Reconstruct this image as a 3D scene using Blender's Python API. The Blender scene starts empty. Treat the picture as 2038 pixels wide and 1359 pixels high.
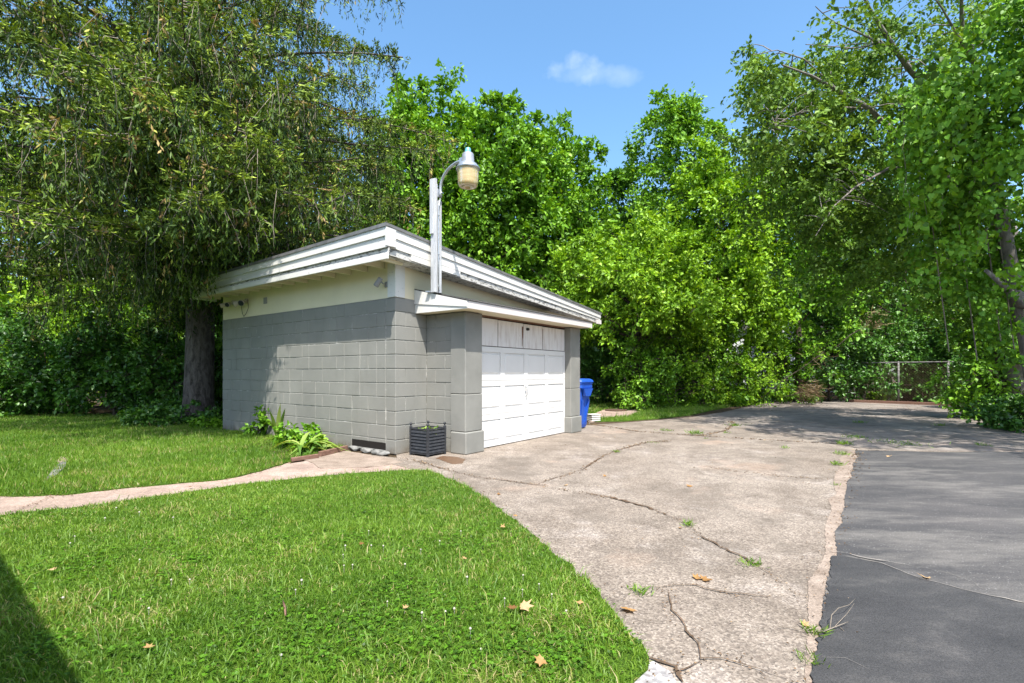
import bpy, math, random
import numpy as np
from mathutils import Vector, Matrix
R = math.radians
random.seed(7)
rng = np.random.default_rng(7)
scene = bpy.context.scene
COL = scene.collection

# ------------------------------------------------------------------ camera, sky, sun
CAM_H = 1.2
F = 980.0
cam_d = bpy.data.cameras.new('camera')
cam_d.sensor_width = 36.0
cam_d.lens = F / 2038 * 36.0
cam_d.shift_y = 61.5 / 2038
cam_d.clip_start = 0.05
cam_d.clip_end = 1500
cam = bpy.data.objects.new('camera', cam_d)
COL.objects.link(cam)
cam.location = (0, 0, CAM_H)
cam.rotation_euler = (R(90), 0, 0)
scene.camera = cam

SUN = Vector((0.108, -0.583, 1.0)).normalized()
elev = math.asin(SUN.z)
azim = math.atan2(SUN.x, SUN.y)
world = bpy.data.worlds.new('World')
scene.world = world
world.use_nodes = True
wn, wl = world.node_tree.nodes, world.node_tree.links
wn.clear()
w_out = wn.new('ShaderNodeOutputWorld')
w_bg = wn.new('ShaderNodeBackground')
w_bg.inputs['Strength'].default_value = 0.100
sky = wn.new('ShaderNodeTexSky')
sky.sky_type = 'NISHITA'
sky.sun_disc = False
sky.sun_elevation = elev
sky.sun_rotation = azim
sky.air_density = 1.0
sky.dust_density = 2.0
sky.ozone_density = 2.0
# one small fair-weather cloud in the sky, placed by direction
w_tc = wn.new('ShaderNodeTexCoord')
def cloud_mask(px, py, sx, sy, scale, seed):
    c = Vector(((px - 1019) / F, 1.0, (741 - py) / F)).normalized()
    right = Vector((1, 0, 0))
    up = c.cross(right) * -1
    up.normalize(); right = c.cross(up); right.normalize()
    if right.x < 0: right = -right
    def dot(v):
        n = wn.new('ShaderNodeVectorMath'); n.operation = 'DOT_PRODUCT'
        wl.new(w_tc.outputs['Generated'], n.inputs[0]); n.inputs[1].default_value = v
        return n.outputs['Value']
    def mth(op, a, b=None):
        n = wn.new('ShaderNodeMath'); n.operation = op
        for i, q in enumerate((a, b)):
            if q is None: continue
            if isinstance(q, (int, float)): n.inputs[i].default_value = q
            else: wl.new(q, n.inputs[i])
        return n.outputs[0]
    u = mth('DIVIDE', dot(right), sx); v = mth('DIVIDE', dot(up), sy)
    d2 = mth('ADD', mth('MULTIPLY', u, u), mth('MULTIPLY', v, v))
    nz = wn.new('ShaderNodeTexNoise'); nz.noise_dimensions = '4D'; nz.inputs['W'].default_value = seed
    nz.inputs['Scale'].default_value = scale; nz.inputs['Detail'].default_value = 7
    wl.new(w_tc.outputs['Generated'], nz.inputs['Vector'])
    m = mth('SUBTRACT', 1.0, d2)
    m = mth('ADD', m, mth('MULTIPLY', mth('SUBTRACT', nz.outputs['Fac'], 0.52), 5.5))
    front = mth('GREATER_THAN', dot(c), 0.5)
    n = wn.new('ShaderNodeMapRange'); n.inputs[1].default_value = 0.0; n.inputs[2].default_value = 2.0
    wl.new(m, n.inputs[0])
    return mth('MULTIPLY', n.outputs[0], front), mth
m1, mth = cloud_mask(1142, 135, 0.050, 0.026, 26, 1.3)
m2, _ = cloud_mask(1185, 152, 0.085, 0.017, 18, 4.1)
mm = mth('MAXIMUM', m1, mth('MULTIPLY', m2, 0.6))
w_hs = wn.new('ShaderNodeHueSaturation'); w_hs.inputs['Saturation'].default_value = 1.17; w_hs.inputs['Value'].default_value = 2.0; w_hs.inputs['Hue'].default_value = 0.492
wl.new(sky.outputs[0], w_hs.inputs['Color'])
w_mix = wn.new('ShaderNodeMix'); w_mix.data_type = 'RGBA'
wl.new(mth('MULTIPLY', mm, 0.24), w_mix.inputs[0])
wl.new(w_hs.outputs[0], w_mix.inputs[6]); w_mix.inputs[7].default_value = (11.5, 11.7, 12.2, 1)
wl.new(w_mix.outputs[2], w_bg.inputs['Color'])
wl.new(w_bg.outputs[0], w_out.inputs[0])

sun_d = bpy.data.lights.new('sun', 'SUN')
sun_d.energy = 5.0
sun_d.angle = R(0.5)
sun_d.color = (1.0, 0.965, 0.90)
sun = bpy.data.objects.new('sun', sun_d)
COL.objects.link(sun)
sun.rotation_euler = SUN.to_track_quat('Z', 'Y').to_euler()

scene.view_settings.view_transform = 'Standard'
scene.view_settings.look = 'None'
scene.view_settings.exposure = 0.76
scene.view_settings.gamma = 1.0
scene.view_settings.use_curve_mapping = False
scene.cycles.use_denoising = True
scene.cycles.max_bounces = 7
scene.cycles.diffuse_bounces = 2
scene.cycles.transmission_bounces = 4
scene.cycles.transparent_max_bounces = 4
scene.cycles.sample_clamp_indirect = 6

# ------------------------------------------------------------------ helpers
def G(px, py, z=0.0):
    """where the line of sight through a photograph pixel meets the height z"""
    Y = F * (CAM_H - z) / (py - 741.0)
    return ((px - 1019) / F * Y, Y)
def W(px, py, Y):
    return Vector(((px - 1019) / F * Y, Y, CAM_H + (741 - py) / F * Y))

def fast_mesh(name, V, Fc, rnd=None, smooth=False):
    V = np.asarray(V, dtype=np.float32); Fc = np.asarray(Fc, dtype=np.int32)
    me = bpy.data.meshes.new(name)
    n, k = Fc.shape
    me.vertices.add(len(V)); me.vertices.foreach_set('co', V.ravel())
    me.loops.add(n * k); me.loops.foreach_set('vertex_index', Fc.ravel())
    me.polygons.add(n)
    me.polygons.foreach_set('loop_start', np.arange(0, n * k, k, dtype=np.int32))
    me.polygons.foreach_set('loop_total', np.full(n, k, dtype=np.int32))
    if smooth: me.polygons.foreach_set('use_smooth', np.ones(n, dtype=bool))
    me.update(calc_edges=True)
    if rnd is not None:
        at = me.attributes.new('rnd', 'FLOAT', 'FACE')
        at.data.foreach_set('value', np.asarray(rnd, dtype=np.float32))
    return me

class MB:
    """collects polygons; build() links them as ONE mesh object"""
    def __init__(s): s.v = []; s.f = []; s.sm = []
    def add(s, vs, fs, smooth=False):
        o = len(s.v); s.v += [tuple(v) for v in vs]
        s.f += [tuple(i + o for i in f) for f in fs]; s.sm += [smooth] * len(fs)
        return s
    def hexa(s, p):   # p: 8 corners, bottom 4 ccw then top 4 ccw
        return s.add(p, [(3, 2, 1, 0), (4, 5, 6, 7), (0, 1, 5, 4), (1, 2, 6, 5), (2, 3, 7, 6), (3, 0, 4, 7)])
    def box(s, x0, x1, y0, y1, z0, z1):
        return s.hexa([(x0, y0, z0), (x1, y0, z0), (x1, y1, z0), (x0, y1, z0), (x0, y0, z1), (x1, y0, z1), (x1, y1, z1), (x0, y1, z1)])
    def cbox(s, x0, x1, y0, y1, z0, z1, c=0.006):
        """box with all edges chamfered (superquad of 24 verts)"""
        vs = []; idx = {}
        for ax in range(3):
            for sx in (0, 1):
                for sy in (0, 1):
                    for sz in (0, 1):
                        q = [x0 + (c if ax != 0 else 0) if sx == 0 else x1 - (c if ax != 0 else 0),
                             y0 + (c if ax != 1 else 0) if sy == 0 else y1 - (c if ax != 1 else 0),
                             z0 + (c if ax != 2 else 0) if sz == 0 else z1 - (c if ax != 2 else 0)]
                        idx[(ax, sx, sy, sz)] = len(vs); vs.append(q)
        f = []
        cen = ((x0 + x1) / 2, (y0 + y1) / 2, (z0 + z1) / 2)
        def face(l):
            a, b, d = [Vector(vs[i]) for i in l[:3]]
            n = (b - a).cross(d - b); m = sum((Vector(vs[i]) for i in l), Vector()) / len(l) - Vector(cen)
            f.append(tuple(l) if n.dot(m) > 0 else tuple(reversed(l)))
        for sgn in (0, 1):
            face([idx[(0, sgn, 0, 0)], idx[(0, sgn, 1, 0)], idx[(0, sgn, 1, 1)], idx[(0, sgn, 0, 1)]])
            face([idx[(1, 0, sgn, 0)], idx[(1, 1, sgn, 0)], idx[(1, 1, sgn, 1)], idx[(1, 0, sgn, 1)]])
            face([idx[(2, 0, 0, sgn)], idx[(2, 1, 0, sgn)], idx[(2, 1, 1, sgn)], idx[(2, 0, 1, sgn)]])
        for p in (0, 1):
            for q in (0, 1):
                face([idx[(0, p, q, 0)], idx[(1, p, q, 0)], idx[(1, p, q, 1)], idx[(0, p, q, 1)]])
                face([idx[(0, p, 0, q)], idx[(2, p, 0, q)], idx[(2, p, 1, q)], idx[(0, p, 1, q)]])
                face([idx[(1, 0, p, q)], idx[(2, 0, p, q)], idx[(2, 1, p, q)], idx[(1, 1, p, q)]])
        for a in (0, 1):
            for b in (0, 1):
                for d in (0, 1):
                    face([idx[(0, a, b, d)], idx[(1, a, b, d)], idx[(2, a, b, d)]])
        return s.add(vs, f)
    def tube(s, pts, rad, n=8, cap=True):
        pts = [Vector(p) for p in pts]
        if isinstance(rad, (int, float)): rad = [rad] * len(pts)
        o = len(s.v); ref = None
        for i, p in enumerate(pts):
            t = (pts[min(i + 1, len(pts) - 1)] - pts[max(i - 1, 0)])
            if t.length < 1e-9: t = Vector((0, 0, 1))
            t.normalize()
            if ref is None: ref = Vector((1, 0, 0)) if abs(t.x) < 0.8 else Vector((0, 1, 0))
            u = (ref - t * ref.dot(t)).normalized(); w = t.cross(u); ref = u
            for k in range(n):
                a = 2 * math.pi * k / n
                s.v.append(tuple(p + (u * math.cos(a) + w * math.sin(a)) * rad[i]))
        for i in range(len(pts) - 1):
            for k in range(n):
                s.f.append((o + i * n + k, o + i * n + (k + 1) % n, o + (i + 1) * n + (k + 1) % n, o + (i + 1) * n + k)); s.sm.append(True)
        if cap:
            s.f.append(tuple(o + k for k in range(n))[::-1]); s.sm.append(False)
            e = o + (len(pts) - 1) * n
            s.f.append(tuple(e + k for k in range(n))); s.sm.append(False)
        return s
    def lathe(s, prof, n=20, c=(0, 0)):
        o = len(s.v)
        for r, z in prof:
            for k in range(n):
                a = 2 * math.pi * k / n
                s.v.append((c[0] + r * math.cos(a), c[1] + r * math.sin(a), z))
        for i in range(len(prof) - 1):
            for k in range(n):
                s.f.append((o + i * n + k, o + i * n + (k + 1) % n, o + (i + 1) * n + (k + 1) % n, o + (i + 1) * n + k)); s.sm.append(True)
        return s
    def mesh(s, name):
        me = bpy.data.meshes.new(name)
        me.from_pydata(s.v, [], s.f)
        me.polygons.foreach_set('use_smooth', s.sm)
        me.update()
        return me
    def build(s, name, mat, parent=None, loc=None):
        return link(name, s.mesh(name), mat, parent, loc)

def link(name, me, mat, parent=None, loc=None, rot=None):
    o = bpy.data.objects.new(name, me); COL.objects.link(o)
    if mat is not None and me is not None and len(me.materials) == 0: me.materials.append(mat)
    if parent is not None: o.parent = parent
    if loc is not None: o.location = loc
    if rot is not None: o.rotation_euler = rot
    return o
def tag(o, label=None, cat=None, group=None, kind=None):
    if label: o['label'] = label
    if cat: o['category'] = cat
    if group: o['group'] = group
    if kind: o['kind'] = kind
    return o
def thing(name, label, cat, loc=(0, 0, 0), rz=0.0, group=None):
    o = bpy.data.objects.new(name, None); COL.objects.link(o)
    o.empty_display_size = 0.1
    o.location = loc; o.rotation_euler = (0, 0, rz)
    return tag(o, label, cat, group)

def inpoly(x, y, poly):
    x = np.asarray(x); y = np.asarray(y); ins = np.zeros(x.shape, bool)
    n = len(poly)
    for i in range(n):
        x1, y1 = poly[i]; x2, y2 = poly[(i + 1) % n]
        if y1 == y2: continue
        c = ((y1 > y) != (y2 > y)) & (x < (x2 - x1) * (y - y1) / (y2 - y1) + x1)
        ins ^= c
    return ins

# ------------------------------------------------------------------ materials
class NT:
    def __init__(s, name, rough=0.8, spec=0.3):
        s.m = bpy.data.materials.new(name); s.m.use_nodes = True
        s.n, s.l = s.m.node_tree.nodes, s.m.node_tree.links
        s.n.clear()
        s.out = s.n.new('ShaderNodeOutputMaterial'); s.b = s.n.new('ShaderNodeBsdfPrincipled')
        s.b.inputs['Roughness'].default_value = rough
        s.b.inputs['Specular IOR Level'].default_value = spec
        s.l.new(s.b.outputs[0], s.out.inputs[0])
        s.pos = s.n.new('ShaderNodeNewGeometry').outputs['Position']
    def noise(s, scale, detail=4, rough=0.55, vec=None, stretch=None, dist=0.0, w=0):
        n = s.n.new('ShaderNodeTexNoise')
        n.inputs['Scale'].default_value = scale; n.inputs['Detail'].default_value = detail
        n.inputs['Roughness'].default_value = rough; n.inputs['Distortion'].default_value = dist
        v = vec or s.pos
        mp = s.n.new('ShaderNodeMapping'); s.l.new(v, mp.inputs[0])
        if stretch: mp.inputs['Scale'].default_value = stretch
        mp.inputs['Location'].default_value = (w * 3.7, w * 1.3, w * 2.1)
        s.l.new(mp.outputs[0], n.inputs['Vector'])
        return n.outputs['Fac']
    def vor(s, scale, feature='F1', out='Color'):
        n = s.n.new('ShaderNodeTexVoronoi'); n.inputs['Scale'].default_value = scale; n.feature = feature
        s.l.new(s.pos, n.inputs['Vector'])
        return n.outputs[out]
    def attr(s, name='rnd'):
        n = s.n.new('ShaderNodeAttribute'); n.attribute_name = name
        return n.outputs['Fac']
    def ramp(s, fac, stops):
        n = s.n.new('ShaderNodeValToRGB'); s.l.new(fac, n.inputs[0])
        e = n.color_ramp.elements
        while len(e) < len(stops): e.new(0.5)
        for i, (p, c) in enumerate(stops):
            e[i].position = p
            if isinstance(c, (int, float)): c = (c, c, c)
            e[i].color = (*c, 1)
        return n.outputs['Color']
    def mix(s, fac, a, b, mode='MIX'):
        n = s.n.new('ShaderNodeMix'); n.data_type = 'RGBA'; n.blend_type = mode
        for sock, q in ((n.inputs[0], fac), (n.inputs[6], a), (n.inputs[7], b)):
            if isinstance(q, (int, float)): sock.default_value = q if sock == n.inputs[0] else (q, q, q, 1)
            elif isinstance(q, tuple): sock.default_value = (*q, 1)
            else: s.l.new(q, sock)
        return n.outputs[2]
    def math(s, op, a, b=0.0):
        n = s.n.new('ShaderNodeMath'); n.operation = op
        for i, q in enumerate((a, b)):
            if isinstance(q, (int, float)): n.inputs[i].default_value = q
            else: s.l.new(q, n.inputs[i])
        return n.outputs[0]
    def bump(s, h, strength=0.3, dist=0.01):
        n = s.n.new('ShaderNodeBump'); n.inputs['Strength'].default_value = strength; n.inputs['Distance'].default_value = dist
        s.l.new(h, n.inputs['Height']); s.l.new(n.outputs[0], s.b.inputs['Normal'])
        return n
    def col(s, c):
        if isinstance(c, tuple): s.b.inputs['Base Color'].default_value = (*c, 1)
        else: s.l.new(c, s.b.inputs['Base Color'])
        return s
    def sepz(s):
        n = s.n.new('ShaderNodeSeparateXYZ'); s.l.new(s.pos, n.inputs[0]); return n.outputs

def leaf_mat(name, stops, transl=0.35, rough=0.5, tint=(1.35, 1.2, 0.4), gloss=0.022):
    t = NT(name)
    t.n.remove(t.b)
    c = t.ramp(t.attr(), stops)
    d = t.n.new('ShaderNodeBsdfDiffuse'); t.l.new(c, d.inputs['Color'])
    tr = t.n.new('ShaderNodeBsdfTranslucent'); t.l.new(t.mix(1.0, c, tint, 'MULTIPLY'), tr.inputs['Color'])
    g = t.n.new('ShaderNodeBsdfGlossy'); g.inputs['Roughness'].default_value = rough; g.inputs['Color'].default_value = (1, 1, 1, 1)
    m = t.n.new('ShaderNodeMixShader'); m.inputs[0].default_value = transl
    t.l.new(d.outputs[0], m.inputs[1]); t.l.new(tr.outputs[0], m.inputs[2])
    m2 = t.n.new('ShaderNodeMixShader'); m2.inputs[0].default_value = gloss
    t.l.new(m.outputs[0], m2.inputs[1]); t.l.new(g.outputs[0], m2.inputs[2])
    t.l.new(m2.outputs[0], t.out.inputs[0])
    return t.m

M = {}
# painted block, grey
t = NT('grey_painted_block', 0.75, 0.25)
n1 = t.noise(1.3, 4); n2 = t.noise(60, 3)
c = t.ramp(n1, [(0.3, (0.215, 0.212, 0.190)), (0.7, (0.270, 0.265, 0.238))])
c = t.mix(t.ramp(t.noise(9, 5, 0.7), [(0.66, 0.0), (0.74, 0.55)]), c, (0.37, 0.36, 0.31))
c = t.mix(t.ramp(t.noise(3.5, 6, 0.75, stretch=(1, 1, 0.3), w=6), [(0.55, 0.0), (0.75, 0.35)]), c, (0.17, 0.165, 0.14))
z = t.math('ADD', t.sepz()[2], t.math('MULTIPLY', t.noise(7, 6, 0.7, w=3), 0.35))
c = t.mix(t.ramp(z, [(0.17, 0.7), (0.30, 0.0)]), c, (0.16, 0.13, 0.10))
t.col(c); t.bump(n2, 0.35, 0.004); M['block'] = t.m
t = NT('worn_mortar', 0.95, 0.1)
t.col(t.ramp(t.noise(5, 5, 0.7), [(0.38, (0.20, 0.20, 0.175)), (0.54, (0.28, 0.275, 0.25)), (0.68, (0.58, 0.56, 0.51))])); M['mortar'] = t.m
# smooth grey painted pillar
t = NT('grey_painted_render', 0.7, 0.25)
c = t.ramp(t.noise(2.2, 5), [(0.3, (0.205, 0.202, 0.182)), (0.7, (0.265, 0.260, 0.234))])
c = t.mix(t.ramp(t.noise(12, 6, 0.75), [(0.68, 0.0), (0.76, 0.7)]), c, (0.42, 0.41, 0.38))
t.col(c); t.bump(t.noise(35, 4), 0.3, 0.006); M['pillar'] = t.m
# weathered white paint
def white_paint(name, base, wear=(0.36, 0.345, 0.32), thr=0.66, wears=(1, 1, 1), rough=0.6, w=0, dirt=0.25):
    t = NT(name, rough, 0.3)
    big = t.noise(1.7, 5, 0.6, w=w)
    c = t.mix(t.math('MULTIPLY', t.ramp(big, [(0.35, 0.0), (0.8, 1.0)]), dirt), base, tuple(q * 0.72 for q in base))
    fine = t.noise(11, 8, 0.78, stretch=wears, w=w + 2)
    c = t.mix(t.ramp(fine, [(thr, 0.0), (thr + 0.05, 1.0)]), c, wear)
    t.col(c); t.bump(fine, 0.25, 0.004)
    return t.m
M['white'] = white_paint('weathered_white_paint', (0.72, 0.70, 0.65), thr=0.60, wears=(1, 1, 2.5), dirt=0.55)
M['wall_white'] = white_paint('cream_white_wall_paint', (0.80, 0.71, 0.50), wear=(0.52, 0.42, 0.24), thr=0.70, dirt=0.4)
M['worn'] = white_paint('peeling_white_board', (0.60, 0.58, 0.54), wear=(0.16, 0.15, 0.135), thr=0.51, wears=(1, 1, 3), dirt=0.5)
M['pinkwhite'] = white_paint('off_white_trim', (0.66, 0.60, 0.565), wear=(0.42, 0.33, 0.28), thr=0.70, dirt=0.3)
M['door'] = white_paint('white_door_paint', (0.74, 0.72, 0.69), wear=(0.5, 0.47, 0.44), thr=0.72, rough=0.42, dirt=0.3)
t = NT('dirty_door_board', 0.6)
f1 = t.noise(2.5, 5, 0.65, stretch=(6, 6, 1)); 
c = t.mix(t.ramp(f1, [(0.48, 0.0), (0.72, 0.6)]), (0.71, 0.675, 0.65), (0.42, 0.34, 0.29))
c = t.mix(t.ramp(t.noise(14, 6, 0.8, stretch=(3, 3, 1)), [(0.64, 0.0), (0.72, 0.8)]), c, (0.16, 0.12, 0.09)); t.col(c); M['door_board'] = t.m
t = NT('dark_gap', 0.9, 0.1); t.col((0.025, 0.022, 0.02)); M['dark'] = t.m
t = NT('asphalt_roofing', 0.95, 0.1); t.col(t.ramp(t.noise(30, 5), [(0.3, (0.05, 0.048, 0.045)), (0.7, (0.13, 0.125, 0.12))])); M['roofing'] = t.m
t = NT('grey_metal_edge', 0.5, 0.5); t.b.inputs['Metallic'].default_value = 0.4
t.col(t.ramp(t.noise(8, 4), [(0.3, (0.16, 0.16, 0.16)), (0.7, (0.28, 0.27, 0.26))])); M['drip'] = t.m
t = NT('galvanised_metal', 0.38, 0.5); t.b.inputs['Metallic'].default_value = 0.75
t.col(t.ramp(t.noise(25, 4), [(0.3, (0.42, 0.44, 0.46)), (0.7, (0.62, 0.64, 0.66))])); M['galv'] = t.m
t = NT('grey_lamp_housing', 0.45, 0.5); t.b.inputs['Metallic'].default_value = 0.3
t.col(t.ramp(t.noise(9, 4), [(0.3, (0.23, 0.25, 0.27)), (0.7, (0.33, 0.35, 0.37))])); M['housing'] = t.m
t = NT('dull_old_galvanised', 0.7, 0.3)
t.col(t.ramp(t.noise(12, 4), [(0.35, (0.10, 0.09, 0.08)), (0.65, (0.24, 0.23, 0.22))])); M['oldgalv'] = t.m
t = NT('weathered_grey_wood_post', 0.8, 0.2)
g = t.noise(9, 6, 0.7, stretch=(5, 5, 0.4))
t.col(t.ramp(g, [(0.3, (0.30, 0.31, 0.32)), (0.5, (0.46, 0.47, 0.48)), (0.7, (0.62, 0.62, 0.62))])); t.bump(g, 0.4, 0.006); M['post'] = t.m
t = NT('amber_lens', 0.25, 0.5); t.b.inputs['Transmission Weight'].default_value = 0.35; t.b.inputs['Subsurface Weight'].default_value = 0.2
t.col(t.ramp(t.noise(40, 2, stretch=(0.1, 0.1, 1)), [(0.35, (0.62, 0.46, 0.20)), (0.65, (0.76, 0.60, 0.30))])); M['amber'] = t.m
t = NT('blue_photocell', 0.35, 0.5); t.col((0.12, 0.36, 0.42)); M['photocell'] = t.m
t = NT('grey_plastic', 0.5, 0.4); t.col((0.27, 0.26, 0.25)); M['greyplastic'] = t.m
t = NT('tan_plastic', 0.5, 0.4); t.col((0.50, 0.44, 0.34)); M['tanplastic'] = t.m
t = NT('black_wire', 0.6); t.col((0.03, 0.03, 0.03)); M['wire'] = t.m
t = NT('blue_bin_plastic', 0.42, 0.45)
c = t.ramp(t.noise(3, 3), [(0.3, (0.010, 0.065, 0.36)), (0.7, (0.018, 0.10, 0.50))])
c = t.mix(t.ramp(t.noise(22, 7, 0.75, stretch=(1, 1, 0.35)), [(0.70, 0.0), (0.75, 0.6)]), c, (0.35, 0.45, 0.62)); t.col(c); M['blue'] = t.m
t = NT('black_rubber', 0.7); t.col((0.02, 0.02, 0.02)); M['rubber'] = t.m
t = NT('black_painted_planter', 0.55, 0.35)
t.col(t.ramp(t.noise(18, 6, 0.7), [(0.3, (0.018, 0.019, 0.022)), (0.7, (0.05, 0.052, 0.058))])); M['planter'] = t.m
t = NT('potting_soil', 0.95, 0.1); t.col(t.ramp(t.noise(50, 5), [(0.3, (0.02, 0.014, 0.01)), (0.7, (0.07, 0.05, 0.035))])); M['soil'] = t.m
# concrete drive: exposed aggregate, pink-tan
def concrete(name, lo, hi, speck=0.75, moss=0.0, scale=120):
    t = NT(name, 0.88, 0.2)
    big = t.noise(0.55, 6, 0.6); mid = t.noise(3.2, 6, 0.65, w=2)
    c = t.ramp(big, [(0.32, lo), (0.68, hi)])
    c = t.mix(t.ramp(mid, [(0.42, 0.0), (0.68, 0.75)]), c, tuple(q * 0.66 for q in lo))
    c = t.mix(t.ramp(t.noise(1.7, 6, 0.7, w=15), [(0.55, 0.0), (0.75, 0.55)]), c, (0.50, 0.46, 0.42))
    v = t.vor(scale)
    sp = t.n.new('ShaderNodeSeparateColor'); t.l.new(v, sp.inputs[0])
    peb = t.ramp(sp.outputs[0], [(0.0, (0.42, 0.40, 0.40)), (0.30, (0.75, 0.70, 0.68)), (0.62, (1.0, 0.97, 0.94)), (0.85, (1.28, 1.24, 1.20)), (1.0, (1.5, 1.5, 1.5))])
    c = t.mix(speck, c, t.mix(1.0, c, peb, 'MULTIPLY'))
    v2 = t.vor(70); sp2 = t.n.new('ShaderNodeSeparateColor'); t.l.new(v2, sp2.inputs[0])
    c = t.mix(t.ramp(sp2.outputs[1], [(0.86, 0.0), (0.90, 0.38)]), c, (0.16, 0.13, 0.11))
    st = t.noise(1.1, 7, 0.7, w=7)
    c = t.mix(t.ramp(st, [(0.52, 0.0), (0.66, 0.7)]), c, tuple(q * 0.62 for q in lo))
    rs = t.noise(0.9, 5, 0.6, w=11)
    c = t.mix(t.ramp(rs, [(0.58, 0.0), (0.75, 0.35)]), c, (0.50, 0.34, 0.24))
    if moss: c = t.mix(t.ramp(t.noise(2.3, 6, 0.7, w=4), [(0.55, 0.0), (0.7, moss)]), c, (0.08, 0.10, 0.04))
    t.col(c); t.bump(t.vor(scale, out='Distance'), 0.5, 0.004)
    return t.m
M['concrete'] = concrete('aggregate_concrete', (0.220, 0.185, 0.150), (0.325, 0.285, 0.240), 0.78, 0.0, 100)
M['path'] = concrete('pinkish_concrete', (0.36, 0.27, 0.22), (0.45, 0.35, 0.29), 0.45)
M['old_concrete'] = concrete('old_grey_concrete', (0.185, 0.16, 0.14), (0.31, 0.27, 0.235), 0.35, 0.3)
M['grey_concrete'] = concrete('grey_white_concrete', (0.30, 0.30, 0.30), (0.46, 0.46, 0.46), 0.7, 0.0, 60)
t = NT('black_sealed_asphalt', 0.85, 0.22)
big = t.noise(0.5, 6, 0.65, stretch=(0.7, 1.6, 1)); fine = t.noise(120, 3, 0.6)
c = t.ramp(big, [(0.35, (0.050, 0.049, 0.050)), (0.50, (0.064, 0.062, 0.062)), (0.70, (0.110, 0.103, 0.098))])
c = t.mix(t.ramp(t.noise(1.5, 7, 0.72, stretch=(0.6, 2.0, 1), w=3), [(0.47, 0.0), (0.64, 0.75)]), c, (0.160, 0.149, 0.136))
c = t.mix(1.0, c, t.ramp(fine, [(0.3, 0.7), (0.7, 1.35)]), 'MULTIPLY')
sp = t.n.new('ShaderNodeSeparateColor'); t.l.new(t.vor(170), sp.inputs[0])
c = t.mix(t.ramp(sp.outputs[0], [(0.985, 0.0), (0.992, 0.45)]), c, (0.4, 0.39, 0.37))
t.col(c); t.bump(fine, 0.5, 0.006); M['asphalt'] = t.m
t = NT('fresh_black_sealer', 0.8, 0.25); fine = t.noise(140, 3, 0.6)
c = t.ramp(t.noise(1.2, 6, 0.7, stretch=(0.8, 1.6, 1)), [(0.35, (0.034, 0.034, 0.035)), (0.55, (0.054, 0.053, 0.053)), (0.72, (0.10, 0.094, 0.088))])
c = t.mix(t.ramp(t.noise(3.1, 7, 0.75, w=5), [(0.58, 0.0), (0.78, 0.5)]), c, (0.13, 0.122, 0.115))
c = t.mix(1.0, c, t.ramp(fine, [(0.3, 0.7), (0.7, 1.35)]), 'MULTIPLY'); t.col(c); t.bump(fine, 0.5, 0.006); M['sealer'] = t.m
t = NT('sandy_dirt', 0.95, 0.1)
c = t.ramp(t.noise(4, 6, 0.7), [(0.3, (0.20, 0.155, 0.12)), (0.7, (0.37, 0.30, 0.245))])
c = t.mix(1.0, c, t.ramp(t.noise(90, 4, 0.7), [(0.3, 0.6), (0.7, 1.3)]), 'MULTIPLY'); t.col(c); t.bump(t.noise(60, 5), 0.6, 0.01); M['sand'] = t.m
t = NT('leaf_litter_dirt', 0.95, 0.1)
c = t.ramp(t.noise(12, 7, 0.75), [(0.3, (0.03, 0.024, 0.016)), (0.5, (0.075, 0.055, 0.035)), (0.72, (0.16, 0.11, 0.07))]); t.col(c); t.bump(t.noise(50, 6), 0.8, 0.02); M['litter'] = t.m
t = NT('lawn_soil', 0.95, 0.1)
c = t.ramp(t.noise(14, 6, 0.7), [(0.3, (0.05, 0.10, 0.012)), (0.55, (0.09, 0.17, 0.02)), (0.75, (0.19, 0.19, 0.06))])
c = t.mix(1.0, c, t.ramp(t.noise(150, 4), [(0.3, 0.55), (0.7, 1.4)]), 'MULTIPLY')
t.col(c); t.bump(t.noise(90, 5), 1.0, 0.03); M['turf'] = t.m
t = NT('crack_dirt', 0.98, 0.05)
t.col(t.ramp(t.noise(30, 5, 0.7), [(0.3, (0.06, 0.043, 0.03)), (0.55, (0.13, 0.09, 0.06)), (0.75, (0.25, 0.16, 0.11))])); M['crack'] = t.m
t = NT('pale_crack_filler', 0.98, 0.05)
t.col(t.ramp(t.noise(20, 5, 0.7), [(0.3, (0.15, 0.135, 0.12)), (0.7, (0.36, 0.33, 0.29))])); M['pale_crack'] = t.m
t = NT('wet_stain', 0.35, 0.4)
t.col(t.ramp(t.noise(60, 4), [(0.3, (0.10, 0.055, 0.03)), (0.7, (0.19, 0.115, 0.07))])); M['stain'] = t.m
t = NT('brown_timber', 0.85, 0.15)
g = t.noise(10, 6, 0.7, stretch=(1, 1, 5)); t.col(t.ramp(g, [(0.3, (0.12, 0.065, 0.045)), (0.7, (0.27, 0.16, 0.12))])); t.bump(g, 0.4, 0.006); M['timber'] = t.m
t = NT('pale_stone', 0.9, 0.15)
t.col(t.ramp(t.noise(9, 6, 0.7), [(0.35, (0.09, 0.092, 0.085)), (0.65, (0.26, 0.255, 0.24))])); t.bump(t.noise(20, 6), 0.6, 0.01); M['stone'] = t.m
def bark(name, a, b, st=(1, 1, 0.25), sc=14, crack=0.5):
    t = NT(name, 0.95, 0.1)
    h = t.noise(sc, 8, 0.72, stretch=st, dist=0.6)
    t.col(t.ramp(h, [(0.32, a), (0.68, b)])); t.bump(h, 1.0, 0.04 * crack)
    return t.m
M['spruce_bark'] = bark('grey_spruce_bark', (0.035, 0.028, 0.025), (0.24, 0.20, 0.18), (1, 1, 0.35), 11, 1.2)
M['bark'] = bark('brown_bark', (0.03, 0.024, 0.018), (0.14, 0.11, 0.085))
M['grey_bark'] = bark('pale_grey_bark', (0.10, 0.09, 0.08), (0.33, 0.30, 0.27), (1, 1, 0.4), 10)
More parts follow.
